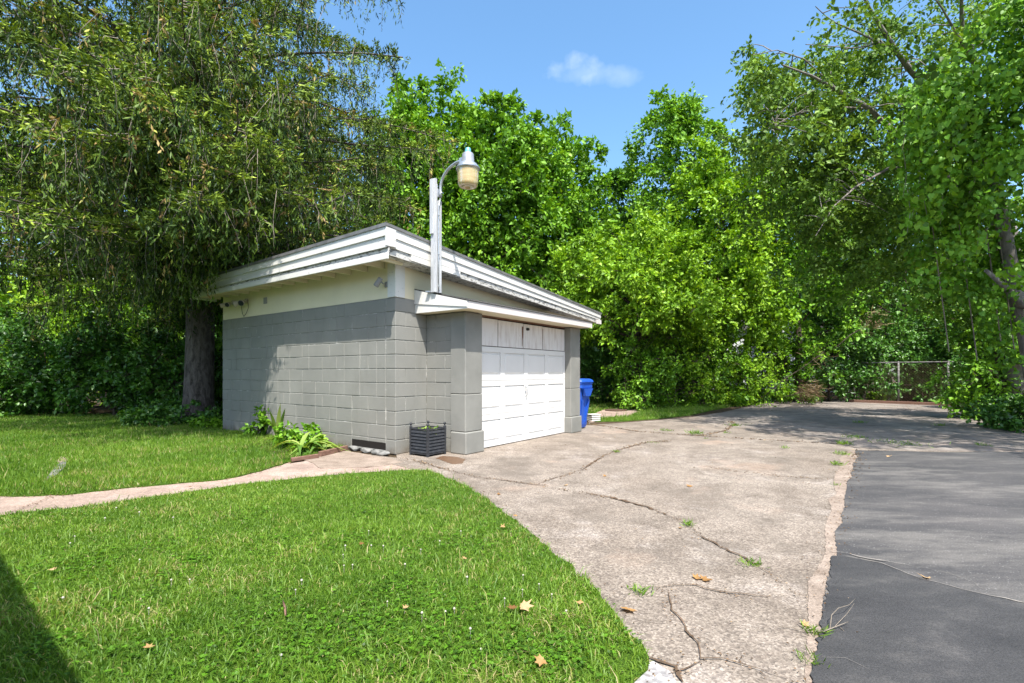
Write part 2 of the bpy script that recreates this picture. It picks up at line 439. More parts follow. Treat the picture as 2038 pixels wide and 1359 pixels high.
M['twig'] = bark('pale_twig', (0.14, 0.115, 0.09), (0.36, 0.31, 0.25))
g = lambda r, gg, b: (r, gg, b)
M['spruce'] = leaf_mat('spruce_needles', [(0.0, (0.016, 0.036, 0.009)), (0.35, (0.06, 0.11, 0.017)), (0.62, (0.175, 0.265, 0.032)), (0.86, (0.44, 0.56, 0.07)), (0.93, (0.36, 0.27, 0.09)), (1.0, (0.27, 0.16, 0.07))], 0.12, 0.5, (1.25, 1.15, 0.45), 0.015)
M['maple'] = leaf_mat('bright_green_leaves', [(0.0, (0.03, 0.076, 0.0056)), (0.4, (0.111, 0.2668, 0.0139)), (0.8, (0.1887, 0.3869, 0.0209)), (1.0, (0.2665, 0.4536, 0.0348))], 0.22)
M['lime'] = leaf_mat('lime_green_leaves', [(0.0, (0.0461, 0.107, 0.0055)), (0.4, (0.1712, 0.3435, 0.0137)), (0.8, (0.2717, 0.4756, 0.0205)), (1.0, (0.3779, 0.555, 0.0399))], 0.26)
M['deep'] = leaf_mat('deep_green_leaves', [(0.0, (0.0131, 0.045, 0.0064)), (0.5, (0.0607, 0.1726, 0.0185)), (0.9, (0.1154, 0.27, 0.0317)), (1.0, (0.1823, 0.33, 0.0528))], 0.2, 0.42, gloss=0.035)
M['willow'] = leaf_mat('olive_green_leaves', [(0.0, (0.0353, 0.0747, 0.0099)), (0.5, (0.1309, 0.249, 0.0276)), (0.9, (0.2225, 0.3657, 0.0414)), (1.0, (0.3141, 0.4357, 0.0828))], 0.26)
M['hosta'] = leaf_mat('pale_green_strap_leaves', [(0.0, (0.099, 0.209, 0.033)), (0.6, (0.242, 0.374, 0.066)), (1.0, (0.418, 0.506, 0.143))], 0.35)
M['grass'] = leaf_mat('grass_blades', [(0.0, (0.06, 0.15, 0.012)), (0.4, (0.135, 0.262, 0.024)), (0.85, (0.235, 0.385, 0.040)), (0.95, (0.38, 0.4, 0.1)), (1.0, (0.5, 0.42, 0.22))], 0.42, 0.5, (1.15, 1.1, 0.45), 0.02)
M['dry'] = leaf_mat('dry_brown_leaf', [(0.0, (0.20, 0.10, 0.035)), (0.5, (0.42, 0.24, 0.09)), (1.0, (0.60, 0.42, 0.24))], 0.2, tint=(1, .9, .7))
M['crumbs'] = leaf_mat('crumbled_leaves', [(0.0, (0.05, 0.03, 0.015)), (0.7, (0.20, 0.12, 0.06)), (1.0, (0.34, 0.24, 0.13))], 0.1, tint=(1, .9, .7))
M['dead'] = leaf_mat('dead_brown_twigs', [(0.0, (0.12, 0.08, 0.04)), (1.0, (0.32, 0.22, 0.11))], 0.1, tint=(1, .9, .7))
t = NT('clover_white', 0.8); t.col((0.46, 0.43, 0.36)); M['clover'] = t.m
t = NT('rusty_manhole', 0.8); t.col(t.ramp(t.noise(30, 4), [(0.3, (0.05, 0.03, 0.02)), (0.7, (0.14, 0.09, 0.06))])); M['iron'] = t.m
t = NT('vinyl_siding_white', 0.55); t.col(t.ramp(t.noise(2, 3), [(0.3, (0.55, 0.58, 0.58)), (0.7, (0.68, 0.70, 0.70))])); M['siding'] = t.m
t = NT('window_glass_dark', 0.08, 0.5); t.col((0.03, 0.035, 0.04)); M['glass'] = t.m
t = NT('tan_brick', 0.9); t.col(t.ramp(t.noise(6, 4), [(0.3, (0.28, 0.17, 0.12)), (0.7, (0.40, 0.26, 0.19))])); M['tanwall'] = t.m

# ------------------------------------------------------------------ the setting: ground sheets
def sheet(name, poly, z, mat, step=None, amp=0.0, kind='structure'):
    poly = [(x, y) for x, y in poly]
    mb = MB(); mb.add([(x, y, z) for x, y in poly], [tuple(range(len(poly)))])
    # orient up
    a = sum(poly[i][0] * poly[(i + 1) % len(poly)][1] - poly[(i + 1) % len(poly)][0] * poly[i][1] for i in range(len(poly)))
    if a < 0: mb.f = [tuple(reversed(f)) for f in mb.f]
    n = len(poly)
    if n > 4:   # a skirt so that the sheet's edge stands on the ground
        mb.add([(x, y, -0.02) for x, y in poly], [])
        for i in range(n):
            j = (i + 1) % n; q = (i, i + n, j + n, j) if a > 0 else (i, j, j + n, i + n)
            mb.f.append(q); mb.sm.append(False)
    o = mb.build(name, mat)
    tag(o, kind=kind)
    return o
def jag(pts, amp=0.012, step=0.08, seed=1):
    """subdivide a poly-line and give it an uneven edge"""
    r = random.Random(seed); out = []
    for (x1, y1), (x2, y2) in zip(pts[:-1], pts[1:]):
        L = math.hypot(x2 - x1, y2 - y1); n = max(1, int(L / step))
        for i in range(n):
            tt = i / n
            out.append((x1 + (x2 - x1) * tt + r.uniform(-amp, amp), y1 + (y2 - y1) * tt + r.uniform(-amp, amp)))
    out.append(pts[-1]); return out

GR = [(-400, -300), (400, -300), (400, 700), (-400, 700)]
g_o = sheet('ground', GR, -0.012, M['litter'])
# lawn outlines
path_up = [G(*p) for p in [(-260, 1002), (0, 988), (130, 985), (285, 968), (440, 955), (520, 938), (575, 920)]]
path_lo = [G(*p) for p in [(-420, 1072), (0, 1027), (160, 1010), (340, 985), (480, 965), (620, 950), (720, 942), (820, 936), (856, 937)]]
drive_edge = [G(*p) for p in [(856, 937), (930, 970), (990, 1010), (1060, 1065), (1130, 1125), (1190, 1180), (1240, 1240), (1272, 1282), (1294, 1308), (1280, 1335), (1252, 1368)]] + [(0.40, 1.2), (0.40, -6)]
near_lawn = jag(path_lo, 0.02, 0.08, 3) + jag(drive_edge, 0.02, 0.08, 4) + [(-9, -6), (-9, path_lo[0][1])]
left_lawn = jag(path_up, 0.02, 0.1, 5) + [G(650, 905), G(690, 890), G(690, 868), G(441, 857), (-7.2, 11.4), (-8, 13.6), (-26, 15), (-26, path_up[0][1] - 1.2)]
path_poly = [(x, y + .14) for x, y in path_up] + [G(575, 922), G(690, 905), G(790, 912), G(812, 912), G(850, 941)] + [(x, y - .14) for x, y in path_lo[::-1]]
# concrete slab goes under the garage front
drive_poly = [G(690, 899), G(740, 905), G(790, 911), (-1.9, 8.0), (1.4, 11.6), G(1172, 846), G(1240, 841), G(1310, 836), G(1380, 829), G(1440, 820), G(1500, 806), G(1560, 798),
              G(1700, 797), G(1900, 805), G(2038, 829), (19, 12), (19, 8.3)] + \
             [G(2038, 899), G(1860, 898), G(1705, 895), G(1690, 905), G(1672, 960), G(1662, 1060), G(1655, 1105), G(1640, 1200), G(1622, 1359), (1.25, 1.2), (1.2, -6), (0.30, -6), (0.30, 1.2)] + [(x - .12, y - .03) for x, y in drive_edge[:-2][::-1]]
sheet('lawn', near_lawn, 0.010, M['turf'])
sheet('lawn', left_lawn, 0.010, M['turf'])
sheet('path', path_poly, -0.004, M['path'])
drive = sheet('driveway', drive_poly, 0.0, M['concrete'])
# old far pavement lies on the drive's far end
far_poly = jag([G(1395, 838), G(1640, 872), G(1700, 890), G(1860, 897), G(2038, 898), (19, 8.5), (19, 12), G(2038, 829)], 0.03, 0.3, 9)[:-1] + \
           [G(2038, 828), G(1900, 806), G(1700, 798), G(1560, 799), G(1500, 807), G(1440, 821)]
sheet('pavement', far_poly, 0.004, M['old_concrete'])
asph_left = [G(*p) for p in [(1706, 897), (1700, 930), (1690, 965), (1678, 1010), (1668, 1060), (1660, 1110), (1655, 1160), (1645, 1220), (1632, 1290), (1624, 1365)]] + [(1.22, 1.2), (1.15, -6)]
asph = jag(jag(asph_left, 0.022, 0.22, 8), 0.005, 0.025, 9) + [(22, -6)] + jag(jag([(22, 7.4), G(2038, 901), G(1860, 900), G(1706, 897)], .05, .5, 3), .015, .08, 5)[:-1]
sheet('asphalt', asph, 0.008, M['asphalt'])
seal_top = [G(*p) for p in [(1656, 1110), (1675, 1110), (1760, 1126), (1835, 1155), (1930, 1180), (2038, 1204), (2150, 1225), (2400, 1262)]]
sheet('asphalt_patch', jag(seal_top, .008, .05, 5) + [(8, -6), (1.2, -6), (1.27, 1.2)] + [(x - .015, y) for x, y in jag(asph_left[5:10][::-1], .010, .03, 6)], 0.0125, M['sealer'])
sand_l = [G(*p) for p in [(1678, 900), (1664, 960), (1652, 1010), (1645, 1060), (1632, 1110), (1618, 1160), (1610, 1220), (1604, 1290), (1596, 1365)]] + [(1.12, 1.2), (1.05, -6)]
sand = jag(jag(sand_l, 0.025, 0.25, 12), .005, .03, 3) + jag([(x + 0.06, y) for x, y in asph_left], 0.01, 0.1, 13)[::-1]
sheet('dirt_strip', sand, 0.004, M['sand'])
# grey rough slab corner at the bottom of the drive
sheet('slab_corner', [G(1250, 1368), G(1262, 1335), G(1300, 1318), G(1335, 1340), G(1352, 1370), (0.62, 1.5), (0.45, 1.5)], 0.006, M['grey_concrete'])
# back lawn right of the garage
back_lawn = [G(1174, 839), G(1240, 838), G(1310, 833), G(1375, 826), G(1415, 817), G(1470, 806), G(1520, 799), (11.5, 22.5), (1.5, 22.5), (1.9, 14)]
sheet('lawn', back_lawn, 0.012, M['turf'])
sheet('sand_patch', jag([G(1172, 842), G(1174, 829), G(1200, 816), G(1262, 815), G(1276, 820), G(1250, 832), G(1190, 836), G(1172, 842)], 0.03, 0.2, 2), 0.016, M['path'])
# garden bed beside the wall
sheet('garden_bed', [G(560, 915), G(640, 906), G(690, 895), G(690, 880), G(600, 868), G(520, 862), G(500, 885)], 0.014, M['litter'])
# sandy wash over the path before the wall
sheet('dirt_patch', jag([G(600, 912), G(690, 897), G(785, 915), G(800, 920), G(740, 930), G(640, 932), G(600, 912)], 0.02, 0.08, 21), 0.003, M['sand'])

CRACK_PTS = []
def ribbon(name, pix, w_, mat, parent=None, z=0.009, seed=0, var=0.7, world_pts=None):
    r = random.Random(seed); w = w_ * .36
    pts = world_pts or [G(*p) for p in pix]
    pts = jag(jag(pts, 0.035, 0.35, seed + 500), 0.010, 0.05, seed); CRACK_PTS.append(pts)
    L, Rr = [], []
    n = len(pts)
    for i, (x, y) in enumerate(pts):
        x0, y0 = pts[max(0, i - 1)]; x1, y1 = pts[min(n - 1, i + 1)]
        dx, dy = x1 - x0, y1 - y0; l = math.hypot(dx, dy) or 1
        ww = w * (1 + var * r.uniform(-1, 1.3)) * (1 + .8 * math.sin(i * .23 + seed)) * min(1, 0.15 + 4 * min(i, n - 1 - i) / n)
        L.append((x - dy / l * ww, y + dx / l * ww, z)); Rr.append((x + dy / l * ww, y - dx / l * ww, z))
    mb = MB()
    mb.add(L + Rr, [(n + i, n + i + 1, i + 1, i) for i in range(n - 1)])
    return mb.build(name, mat, parent)
cr = [([(800, 912), (860, 928), (950, 950), (1075, 967), (1165, 985), (1215, 992)], .010, 'crack'),
      ([(1150, 980), (1215, 992), (1290, 1010), (1350, 1035), (1390, 1062)], .022, 'crack'),
      ([(1385, 1060), (1440, 1088), (1480, 1115), (1520, 1135), (1570, 1180), (1600, 1200)], .010, 'crack'),
      ([(1075, 962), (1120, 948), (1165, 935), (1190, 915), (1230, 897), (1285, 882), (1330, 878)], .018, 'crack'),
      ([(1180, 845), (1280, 860), (1370, 866), (1480, 873), (1600, 880), (1690, 884)], .018, 'crack'),
      ([(1390, 868), (1440, 858), (1460, 845), (1452, 838)], .020, 'crack'),
      ([(1215, 1186), (1265, 1177), (1320, 1168), (1380, 1168), (1440, 1178), (1530, 1190)], .008, 'crack'),
      ([(1322, 1170), (1345, 1215), (1375, 1275), (1395, 1310), (1440, 1322), (1520, 1335), (1590, 1358)], .006, 'crack'),
      ([(1395, 1310), (1360, 1325), (1330, 1345)], .008, 'crack'),
      ([(1295, 1312), (1330, 1335), (1360, 1362)], .016, 'crack'),
      ([(1410, 930), (1480, 940), (1560, 948), (1655, 956)], .006, 'crack'),
      ([(20, 1024), (60, 1008), (115, 985)], .012, 'crack'),
      ([(600, 950), (680, 940), (760, 925)], .006, 'crack')]
for i, (p, w, m) in enumerate(cr):
    ribbon('crack', p, w, M[m], drive, seed=i + 30)
ap = bpy.data.objects['asphalt']
ribbon('crack', [(1662, 1102), (1745, 1118), (1855, 1135), (1920, 1160), (1960, 1180)], .010, M['pale_crack'], ap, 0.0165, 71)
ribbon('crack', [(1675, 1110), (1760, 1126), (1835, 1155), (1930, 1180), (2038, 1204), (2150, 1225)], .014, M['pale_crack'], ap, 0.0165, 72)
ribbon('crack', [(1632, 1318), (1680, 1325), (1740, 1345)], .006, M['pale_crack'], ap, 0.0165, 73)

# ------------------------------------------------------------------ THE GARAGE
CX, CY = G(787, 905)
TH = math.atan2(0.809, 0.587)
gar = thing('garage', 'grey painted block garage with white roof boards and a white sectional door', 'garage', (CX, CY, 0), TH)
def LW(x, y, z=0.0):   # garage local -> world
    return Vector((CX + x * math.cos(TH) - y * math.sin(TH), CY + x * math.sin(TH) + y * math.cos(TH), z))
WALL_L, WALL_W, GREY_Z = 5.42, 5.55, 2.30
BX0, BX1, BY = 0.622, 4.10, -0.82
COURSE = GREY_Z / 11
EY0, EY1, EX0, EX1 = -0.334, 5.95, -0.45, 6.09
def ztop(x): return 3.197 - 0.0882 * (x - EX0)
# walls: mortar core just behind the block faces
core = MB()
core.box(0.006, 0.20, 0.006, WALL_L - 0.012, 0.0, GREY_Z - .004)           # left
core.box(0.201, WALL_W, 0.006, 0.20, 0.0, GREY_Z - .004)                    # front
core.box(0.201, WALL_W, WALL_L - 0.2, WALL_L - .012, 0.0, 2.3)
core.box(WALL_W - .2, WALL_W, 0.201, WALL_L - .201, 0.0, 2.1)
core.box(BX0 + 0.006, BX0 + 0.2, BY + 0.08, 0.005, 0.0, 2.06)
core.box(BX1 - 0.2, BX1 - .012, BY + 0.08, 0.011, 0.0, 2.06)
core.build('wall', M['mortar'], gar)
wm = MB()
wm.hexa([(0.008, 0.008, GREY_Z), (0.2, 0.008, GREY_Z), (0.2, WALL_L, GREY_Z), (0.008, WALL_L, GREY_Z), (0.008, 0.008, 3.0), (0.2, 0.008, 3.0), (0.2, WALL_L, 3.0), (0.008, WALL_L, 3.0)])
wm.hexa([(0.2, 0.008, GREY_Z), (WALL_W, 0.008, GREY_Z), (WALL_W, 0.2, GREY_Z), (0.2, 0.2, GREY_Z), (0.2, 0.008, 2.98), (WALL_W, 0.008, 2.55), (WALL_W, 0.2, 2.55), (0.2, 0.2, 2.98)])
wm.build('upper_wall', M['wall_white'], gar)
tr = MB(); tr.box(-0.012, 0.006, -0.012, 0.16, GREY_Z + .003, 2.80); tr.box(0.0065, 0.17, -0.012, 0.006, GREY_Z + .003, 2.80)
tr.build('corner_trim', M['white'], gar)

block_cache = {}
def block_mesh(L, H, D=0.1):
    k = (round(L, 3), round(H, 3))
    if k not in block_cache:
        block_cache[k] = MB().cbox(0, L, 0, D, 0, H, 0.005).mesh('concrete_block')
        block_cache[k].materials.append(M['block'])
    return block_cache[k]
rb = random.Random(5)
def blocks_along(org, rot, length, rows, z0, pattern, joint=0.009, skip=None):
    """org: local start; rot about z: block length runs along local +x of the rotation, outer face at y=0"""
    for r in range(rows):
        x = 0.0; k = 0
        seq = pattern(r)
        while x < length - 0.04:
            L = next(seq)
            if x + L > length - 0.1: L = length - x
            if not (skip and skip(r, x, L)):
                ox = org[0] + math.cos(rot) * x; oy = org[1] + math.sin(rot) * x
                pro = rb.uniform(-0.0025, 0.0025)
                o = bpy.data.objects.new('concrete_block', block_mesh(L - joint, COURSE - joint)); COL.objects.link(o)
                o.parent = gar
                o.location = (ox - math.sin(rot) * pro, oy + math.cos(rot) * pro, z0 + r * COURSE + joint * .5)
                o.rotation_euler = (0, 0, rot)
            x += L
def pat_left(r):
    rr = random.Random(100 + r)
    first = 0.2 if r % 2 else 0.4
    yield first
    while True:
        yield rr.choice([0.4, 0.4, 0.4, 0.2, 0.6])
def pat_plain(r):
    yield 0.2 if r % 2 else 0.4
    while True: yield 0.4
# left wall: outer face at x=0, running from y=WALL_L towards the corner (rotation -90: local x -> -y)
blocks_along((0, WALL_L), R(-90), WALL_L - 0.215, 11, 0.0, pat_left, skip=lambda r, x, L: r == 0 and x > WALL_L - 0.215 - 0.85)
# low blocks above the vent slot
for (a, b) in ((0.215, 0.62), (0.62, 1.08)):
    o = bpy.data.objects.new('concrete_block', block_mesh(b - a - .009, COURSE - 0.155)); COL.objects.link(o); o.parent = gar
    o.location = (0, b, 0.150); o.rotation_euler = (0, 0, R(-90))
MB().box(0.004, 0.011, 0.22, 1.06, 0.0, 0.148).build('vent_slot', M['dark'], gar)
MB().cbox(-0.012, 0.05, 0.22, 1.05, 0.0, 0.045, 0.008).build('footing', M['stone'], gar)
# corner column wraps both faces
for r in range(11):
    z = r * COURSE + .0045
    L2 = 0.2 if r % 2 else 0.4
    me = MB().cbox(-0.004, 0.19, 0, 0, 0, 0, 0) if False else None
    mb = MB().cbox(-0.003, L2 - .009, -0.003, 0.205, 0, COURSE - .009, 0.006)
    o = mb.build('concrete_block', M['block'], gar, (0, 0, z))
    o2 = bpy.data.objects.new('concrete_block', block_mesh(BX0 - L2 - .004, COURSE - .009)); COL.objects.link(o2); o2.parent = gar
    o2.location = (L2, 0, z)
# bump-out sides: left side faces -x
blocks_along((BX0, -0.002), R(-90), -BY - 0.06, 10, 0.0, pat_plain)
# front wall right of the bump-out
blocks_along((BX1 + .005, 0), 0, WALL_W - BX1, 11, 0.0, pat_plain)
# pillars
def pillar(x0, x1):
    p = MB()
    p.cbox(x0, x1, BY, BY + 0.30, 0.326, 0.878, 0.010)
    p.cbox(x0 + .002, x1 - .002, BY + .002, BY + 0.30, 0.882, 2.09, 0.010)
    o = p.build('pillar', M['pillar'], gar)
    q = MB(); q.cbox(x0 - 0.022, x1 + 0.012, BY - 0.03, BY + 0.28, 0.0, 0.322, 0.014)
    q.build('plinth', M['pillar'], o)
pillar(BX0 - 0.02, BX0 + 0.375)
pillar(BX1 - 0.36, BX1 + 0.03)
DX0, DX1, DY = BX0 + 0.378, BX1 - 0.363, BY + 0.135
# garage door
door = MB(); door.box(DX0, DX1, DY + 0.018, DY + 0.04, 0.012, 2.07)
door = door.build('garage_door', M['door'], gar)
secs = [(0.015, 0.527), (0.533, 1.067), (1.073, 1.610)]
wpan = (DX1 - DX0) / 4
for z0, z1 in secs:
    s = MB()
    s.box(DX0, DX1, DY, DY + .017, z0, z0 + 0.085); s.box(DX0, DX1, DY, DY + .017, z1 - 0.085, z1)
    for k in range(5):
        xc = DX0 + k * wpan
        s.box(max(DX0, xc - 0.055), min(DX1, xc + 0.055), DY + .0005, DY + .017, z0 + 0.0855, z1 - 0.0855)
    s.build('door_section', M['door'], door)
    for k in range(4):
        xa, xb = DX0 + k * wpan + 0.055, DX0 + (k + 1) * wpan - 0.055
        if k == 0: xa = DX0 + .055
        za, zb = z0 + .0855, z1 - .0855
        gg = 0.012; tp = 0.024
        p = MB(); y1, y0 = DY + .017, DY + .003
        v = [(xa + gg, y1, za + tp), (xb - gg, y1, za + tp), (xb - gg, y1, zb - tp), (xa + gg, y1, zb - tp),
             (xa + gg + .02, y0, za + tp + .012), (xb - gg - .02, y0, za + tp + .012), (xb - gg - .02, y0, zb - tp - .012), (xa + gg + .02, y0, zb - tp - .012)]
        p.add(v, [(4, 5, 6, 7), (0, 1, 5, 4), (1, 2, 6, 5), (2, 3, 7, 6), (3, 0, 4, 7)])
        p.build('door_panel', M['door'], door)
xs = [DX0, DX0 + 0.56, DX0 + 1.29, DX0 + 1.92, DX1]
for k in range(4):
    MB().cbox(xs[k] + .007, xs[k + 1] - .007, DY + .002 + .002 * (k % 2), DY + 0.017, 1.622, 2.058 - .004 * k, 0.003).build('door_panel', M['door_board'], door)
for xx, wd, zz in ((xs[2] - .045, .030, 1.66), (xs[3] - .004, .016, 1.63), (xs[2] - .02, .018, 1.80), (xs[1] - .004, .008, 1.62)):
    MB().hexa([(xx, DY - .0012, zz), (xx + wd * .3, DY - .0012, zz), (xx + wd * .3, DY + .001, zz), (xx, DY + .001, zz), (xx - wd * .2, DY - .0012, 2.0), (xx + wd, DY - .0012, 2.0), (xx + wd, DY + .001, 2.0), (xx - wd * .2, DY + .001, 2.0)]).build('rust_streak', M['timber'], door)
seam = MB(); seam.box(DX0, DX1, DY + .0172, DY + .0178, 1.6, 2.07); seam.build('door_shadow_board', M['dark'], door)
h = MB()
hx = (DX0 + DX1) / 2 - .02
h.tube([(hx, DY - .004, 0.78), (hx + .005, DY - .04, 0.80), (hx + .008, DY - .045, 0.87), (hx, DY - .03, 0.93), (hx - .01, DY - .004, 0.955)], 0.006, 8)
h.cbox(hx - .012, hx + .012, DY - .008, DY - .0005, 0.84, 0.875, .002)
h.build('handle', M['housing'], door)
l = MB(); l.lathe([(0, 1.985), (.022, 1.985), (.03, 1.97), (.03, 1.945), (.0, 1.935)], 12, (hx + .05, DY - .02)); l.build('lock_knob', M['wire'], door)
MB().box(DX0 - .01, DX1 + .01, DY + .003, DY + .3, 2.072, 2.095).build('door_lintel', M['timber'], gar)
# portico roof over the door
PX0, PX1, PY = 0.382, 4.16, -1.0735
p = MB()
p.hexa([(PX0 + .02, PY + .02, 2.185), (PX1 - .02, PY + .02, 2.185), (PX1 - .02, 0.004, 2.44), (PX0 + .02, 0.004, 2.44),
        (PX0 - .015, PY - .015, 2.207), (PX1 + .015, PY - .015, 2.207), (PX1 + .015, 0.004, 2.468), (PX0 - .015, 0.004, 2.468)])
p.build('porch_roof', M['roofing'], gar)
MB().hexa([(PX0, PY, 2.095), (PX1, PY, 2.095), (PX1, PY + .02, 2.095), (PX0, PY + .02, 2.095),
           (PX0, PY, 2.198), (PX1, PY, 2.198), (PX1, PY + .02, 2.203), (PX0, PY + .02, 2.203)]).build('porch_fascia', M['pinkwhite'], gar)
# left end of the portico: two boards
MB().hexa([(PX0, PY + .021, 2.095), (PX0 + .02, PY + .021, 2.095), (PX0 + .02, 0.004, 2.095), (PX0, 0.004, 2.095),
           (PX0, PY + .021, 2.115), (PX0 + .02, PY + .021, 2.115), (PX0 + .02, 0.004, 2.235), (PX0, 0.004, 2.235)]).build('porch_side_board', M['white'], gar)
MB().hexa([(PX0 - .012, PY + .021, 2.117), (PX0 + .02, PY + .021, 2.117), (PX0 + .02, 0.004, 2.238), (PX0 - .012, 0.004, 2.238),
           (PX0 - .012, PY + .021, 2.198), (PX0 + .02, PY + .021, 2.198), (PX0 + .02, 0.004, 2.452), (PX0 - .012, 0.004, 2.452)]).build('porch_side_board', M['white'], gar)
MB().hexa([(PX1 - .02, PY + .021, 2.095), (PX1, PY + .021, 2.095), (PX1, 0.004, 2.095), (PX1 - .02, 0.004, 2.095),
           (PX1 - .02, PY + .021, 2.198), (PX1, PY + .021, 2.198), (PX1, 0.004, 2.452), (PX1 - .02, 0.004, 2.452)]).build('porch_side_board', M['white'], gar)
MB().box(PX0 + .021, PX1 - .021, PY + .021, -.001, 2.100, 2.112).build('porch_soffit', M['wall_white'], gar)
# bits of debris/flashing where the post meets the portico
fl = MB(); 
for k in range(6):
    a = 0.32 + 0.035 * k
    fl.hexa([(a, -0.36 - .02 * k, 2.375), (a + .06, -0.37, 2.37), (a + .05, -0.30, 2.385), (a - .01, -0.29, 2.39), (a, -0.36, 2.395 + .008 * (k % 3)), (a + .06, -0.37, 2.385), (a + .05, -0.30, 2.41), (a - .01, -0.29, 2.40)])
fl.build('flashing', M['galv'], gar)
# main roof
def slope_board(name, mat, x0, x1, ya, yb, top0, bot0, top1, bot1, parent=gar):
    return MB().hexa([(x0, ya, bot0), (x1, ya, bot1), (x1, yb, bot1), (x0, yb, bot0), (x0, ya, top0), (x1, ya, top1), (x1, yb, top1), (x0, yb, top0)]).build(name, mat, parent)
DR = -0.125
def slope2(name, mat, x0, x1, ya, yb, t0, b0, t1, b1, dt=DR, db=DR):
    return MB().hexa([(x0, ya, b0), (x1, ya, b1), (x1, yb, b1 + db), (x0, yb, b0 + db), (x0, ya, t0), (x1, ya, t1), (x1, yb, t1 + dt), (x0, yb, t0 + dt)]).build(name, mat, gar)
slope2('roof', M['roofing'], EX0 - .01, EX1 + .01, EY0 - .01, EY1 + .01, 3.197 + .012, 3.185, ztop(EX1) + .012, ztop(EX1) - .004)
slope2('roof_deck', M['wall_white'], EX0 + .062, EX1 - .02, EY0 + .056, EY1 - .031, 3.18, 3.06, ztop(EX1) - .008, ztop(EX1) - .08)
# drip edge
slope2('drip_edge', M['drip'], EX0 - .016, EX0 - .0105, EY0 - .016, EY1 + .016, 3.212, 3.165, 3.212, 3.165)
slope_board('drip_edge', M['drip'], EX0 - .009, EX1 + .012, EY0 - .016, EY0 - .0105, 3.212, 3.172, ztop(EX1) + .016, ztop(EX1) - .02)
# left fascia: four courses of boards of different depth
def lb(name, mat, x0, x1, z0, z1, ya=EY0, yb=EY1, c=0.004): return MB().cbox(x0, x1, ya, yb, z0, z1, c).build(name, mat, gar)
slope2('fascia_board', M['white'], EX0, EX0 + .03, EY0, EY1, 3.180, 3.045, 3.180, 3.045, DR, -.085)
slope2('fascia_board', M['white'], EX0 + .022, EX0 + .045, EY0, EY1, 3.043, 2.905, 3.043, 2.905, -.085, -.045)
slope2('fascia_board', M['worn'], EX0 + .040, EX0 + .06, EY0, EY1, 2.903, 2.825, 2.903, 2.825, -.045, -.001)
lb('fascia_board', M['white'], EX0 + .026, EX0 + .052, 2.735, 2.823)
# cove strips
slope2('trim_strip', M['white'], EX0 + .004, EX0 + .0215, EY0, EY1, 2.904, 2.888, 2.904, 2.888, -.045, -.045)
# front fascia
slope_board('fascia_board', M['white'], EX0 + .031, EX1, EY0, EY0 + .028, 3.172, 3.045, ztop(EX1) - .008, ztop(EX1) - .105)
slope_board('fascia_board', M['white'], EX0 + .05, EX1, EY0 + .016, EY0 + .040, 3.043, 2.905, ztop(EX1) - .107, ztop(EX1) - .155)
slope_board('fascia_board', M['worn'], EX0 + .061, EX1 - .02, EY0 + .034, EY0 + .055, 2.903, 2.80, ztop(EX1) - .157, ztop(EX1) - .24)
MB().cbox(EX0 - .004, EX0 + .17, EY0 - .010, EY0 + .014, 2.905, 3.160, .004).build('corner_board', M['white'], gar)
slope_board('fascia_board', M['white'], 0.02, 1.05, EY0 + .012, EY0 + .033, 2.868, 2.790, 2.800, 2.722)
slope_board('fascia_board', M['wall_white'], 1.06, EX1 - .01, EY0 + .056, EY0 + .076, 2.81, 2.72, ztop(EX1) - .18, ztop(EX1) - .25)
# soffit under the front and the end return block
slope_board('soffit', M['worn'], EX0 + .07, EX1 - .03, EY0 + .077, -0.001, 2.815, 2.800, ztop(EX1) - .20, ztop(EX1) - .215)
MB().cbox(EX1 - .20, EX1 + .004, EY0 - .012, EY0 + .03, ztop(EX1) - .26, ztop(EX1) - .165, .004).build('end_board', M['pinkwhite'], gar)
# soffit board high in the left eave, rafters under it
MB().box(EX0 + .061, 0.006, EY0 + .08, EY1 - .03, 2.845, 2.86).build('soffit', M['wall_white'], gar)
y = -0.16
while y < EY1 - .1:
    MB().box(EX0 + .062, 0.004, y, y + .038, 2.742, 2.844).build('rafter_tail', M['wall_white'], gar)
    y += 0.405
MB().cbox(EX0 + .03, 0.10, EY1 - .03, EY1 - .005, 2.74, 3.04, .003).build('fascia_board', M['white'], gar)
MB().cbox(EX0 + .06, 0.0, EY1 - .16, EY1 - .031, 2.745, 2.765, .003).build('soffit', M['white'], gar)
# small patch plate on the upper wall
MB().cbox(-.006, .007, 3.62, 3.74, 2.50, 2.62, .002).build('cover_plate', M['greyplastic'], gar)

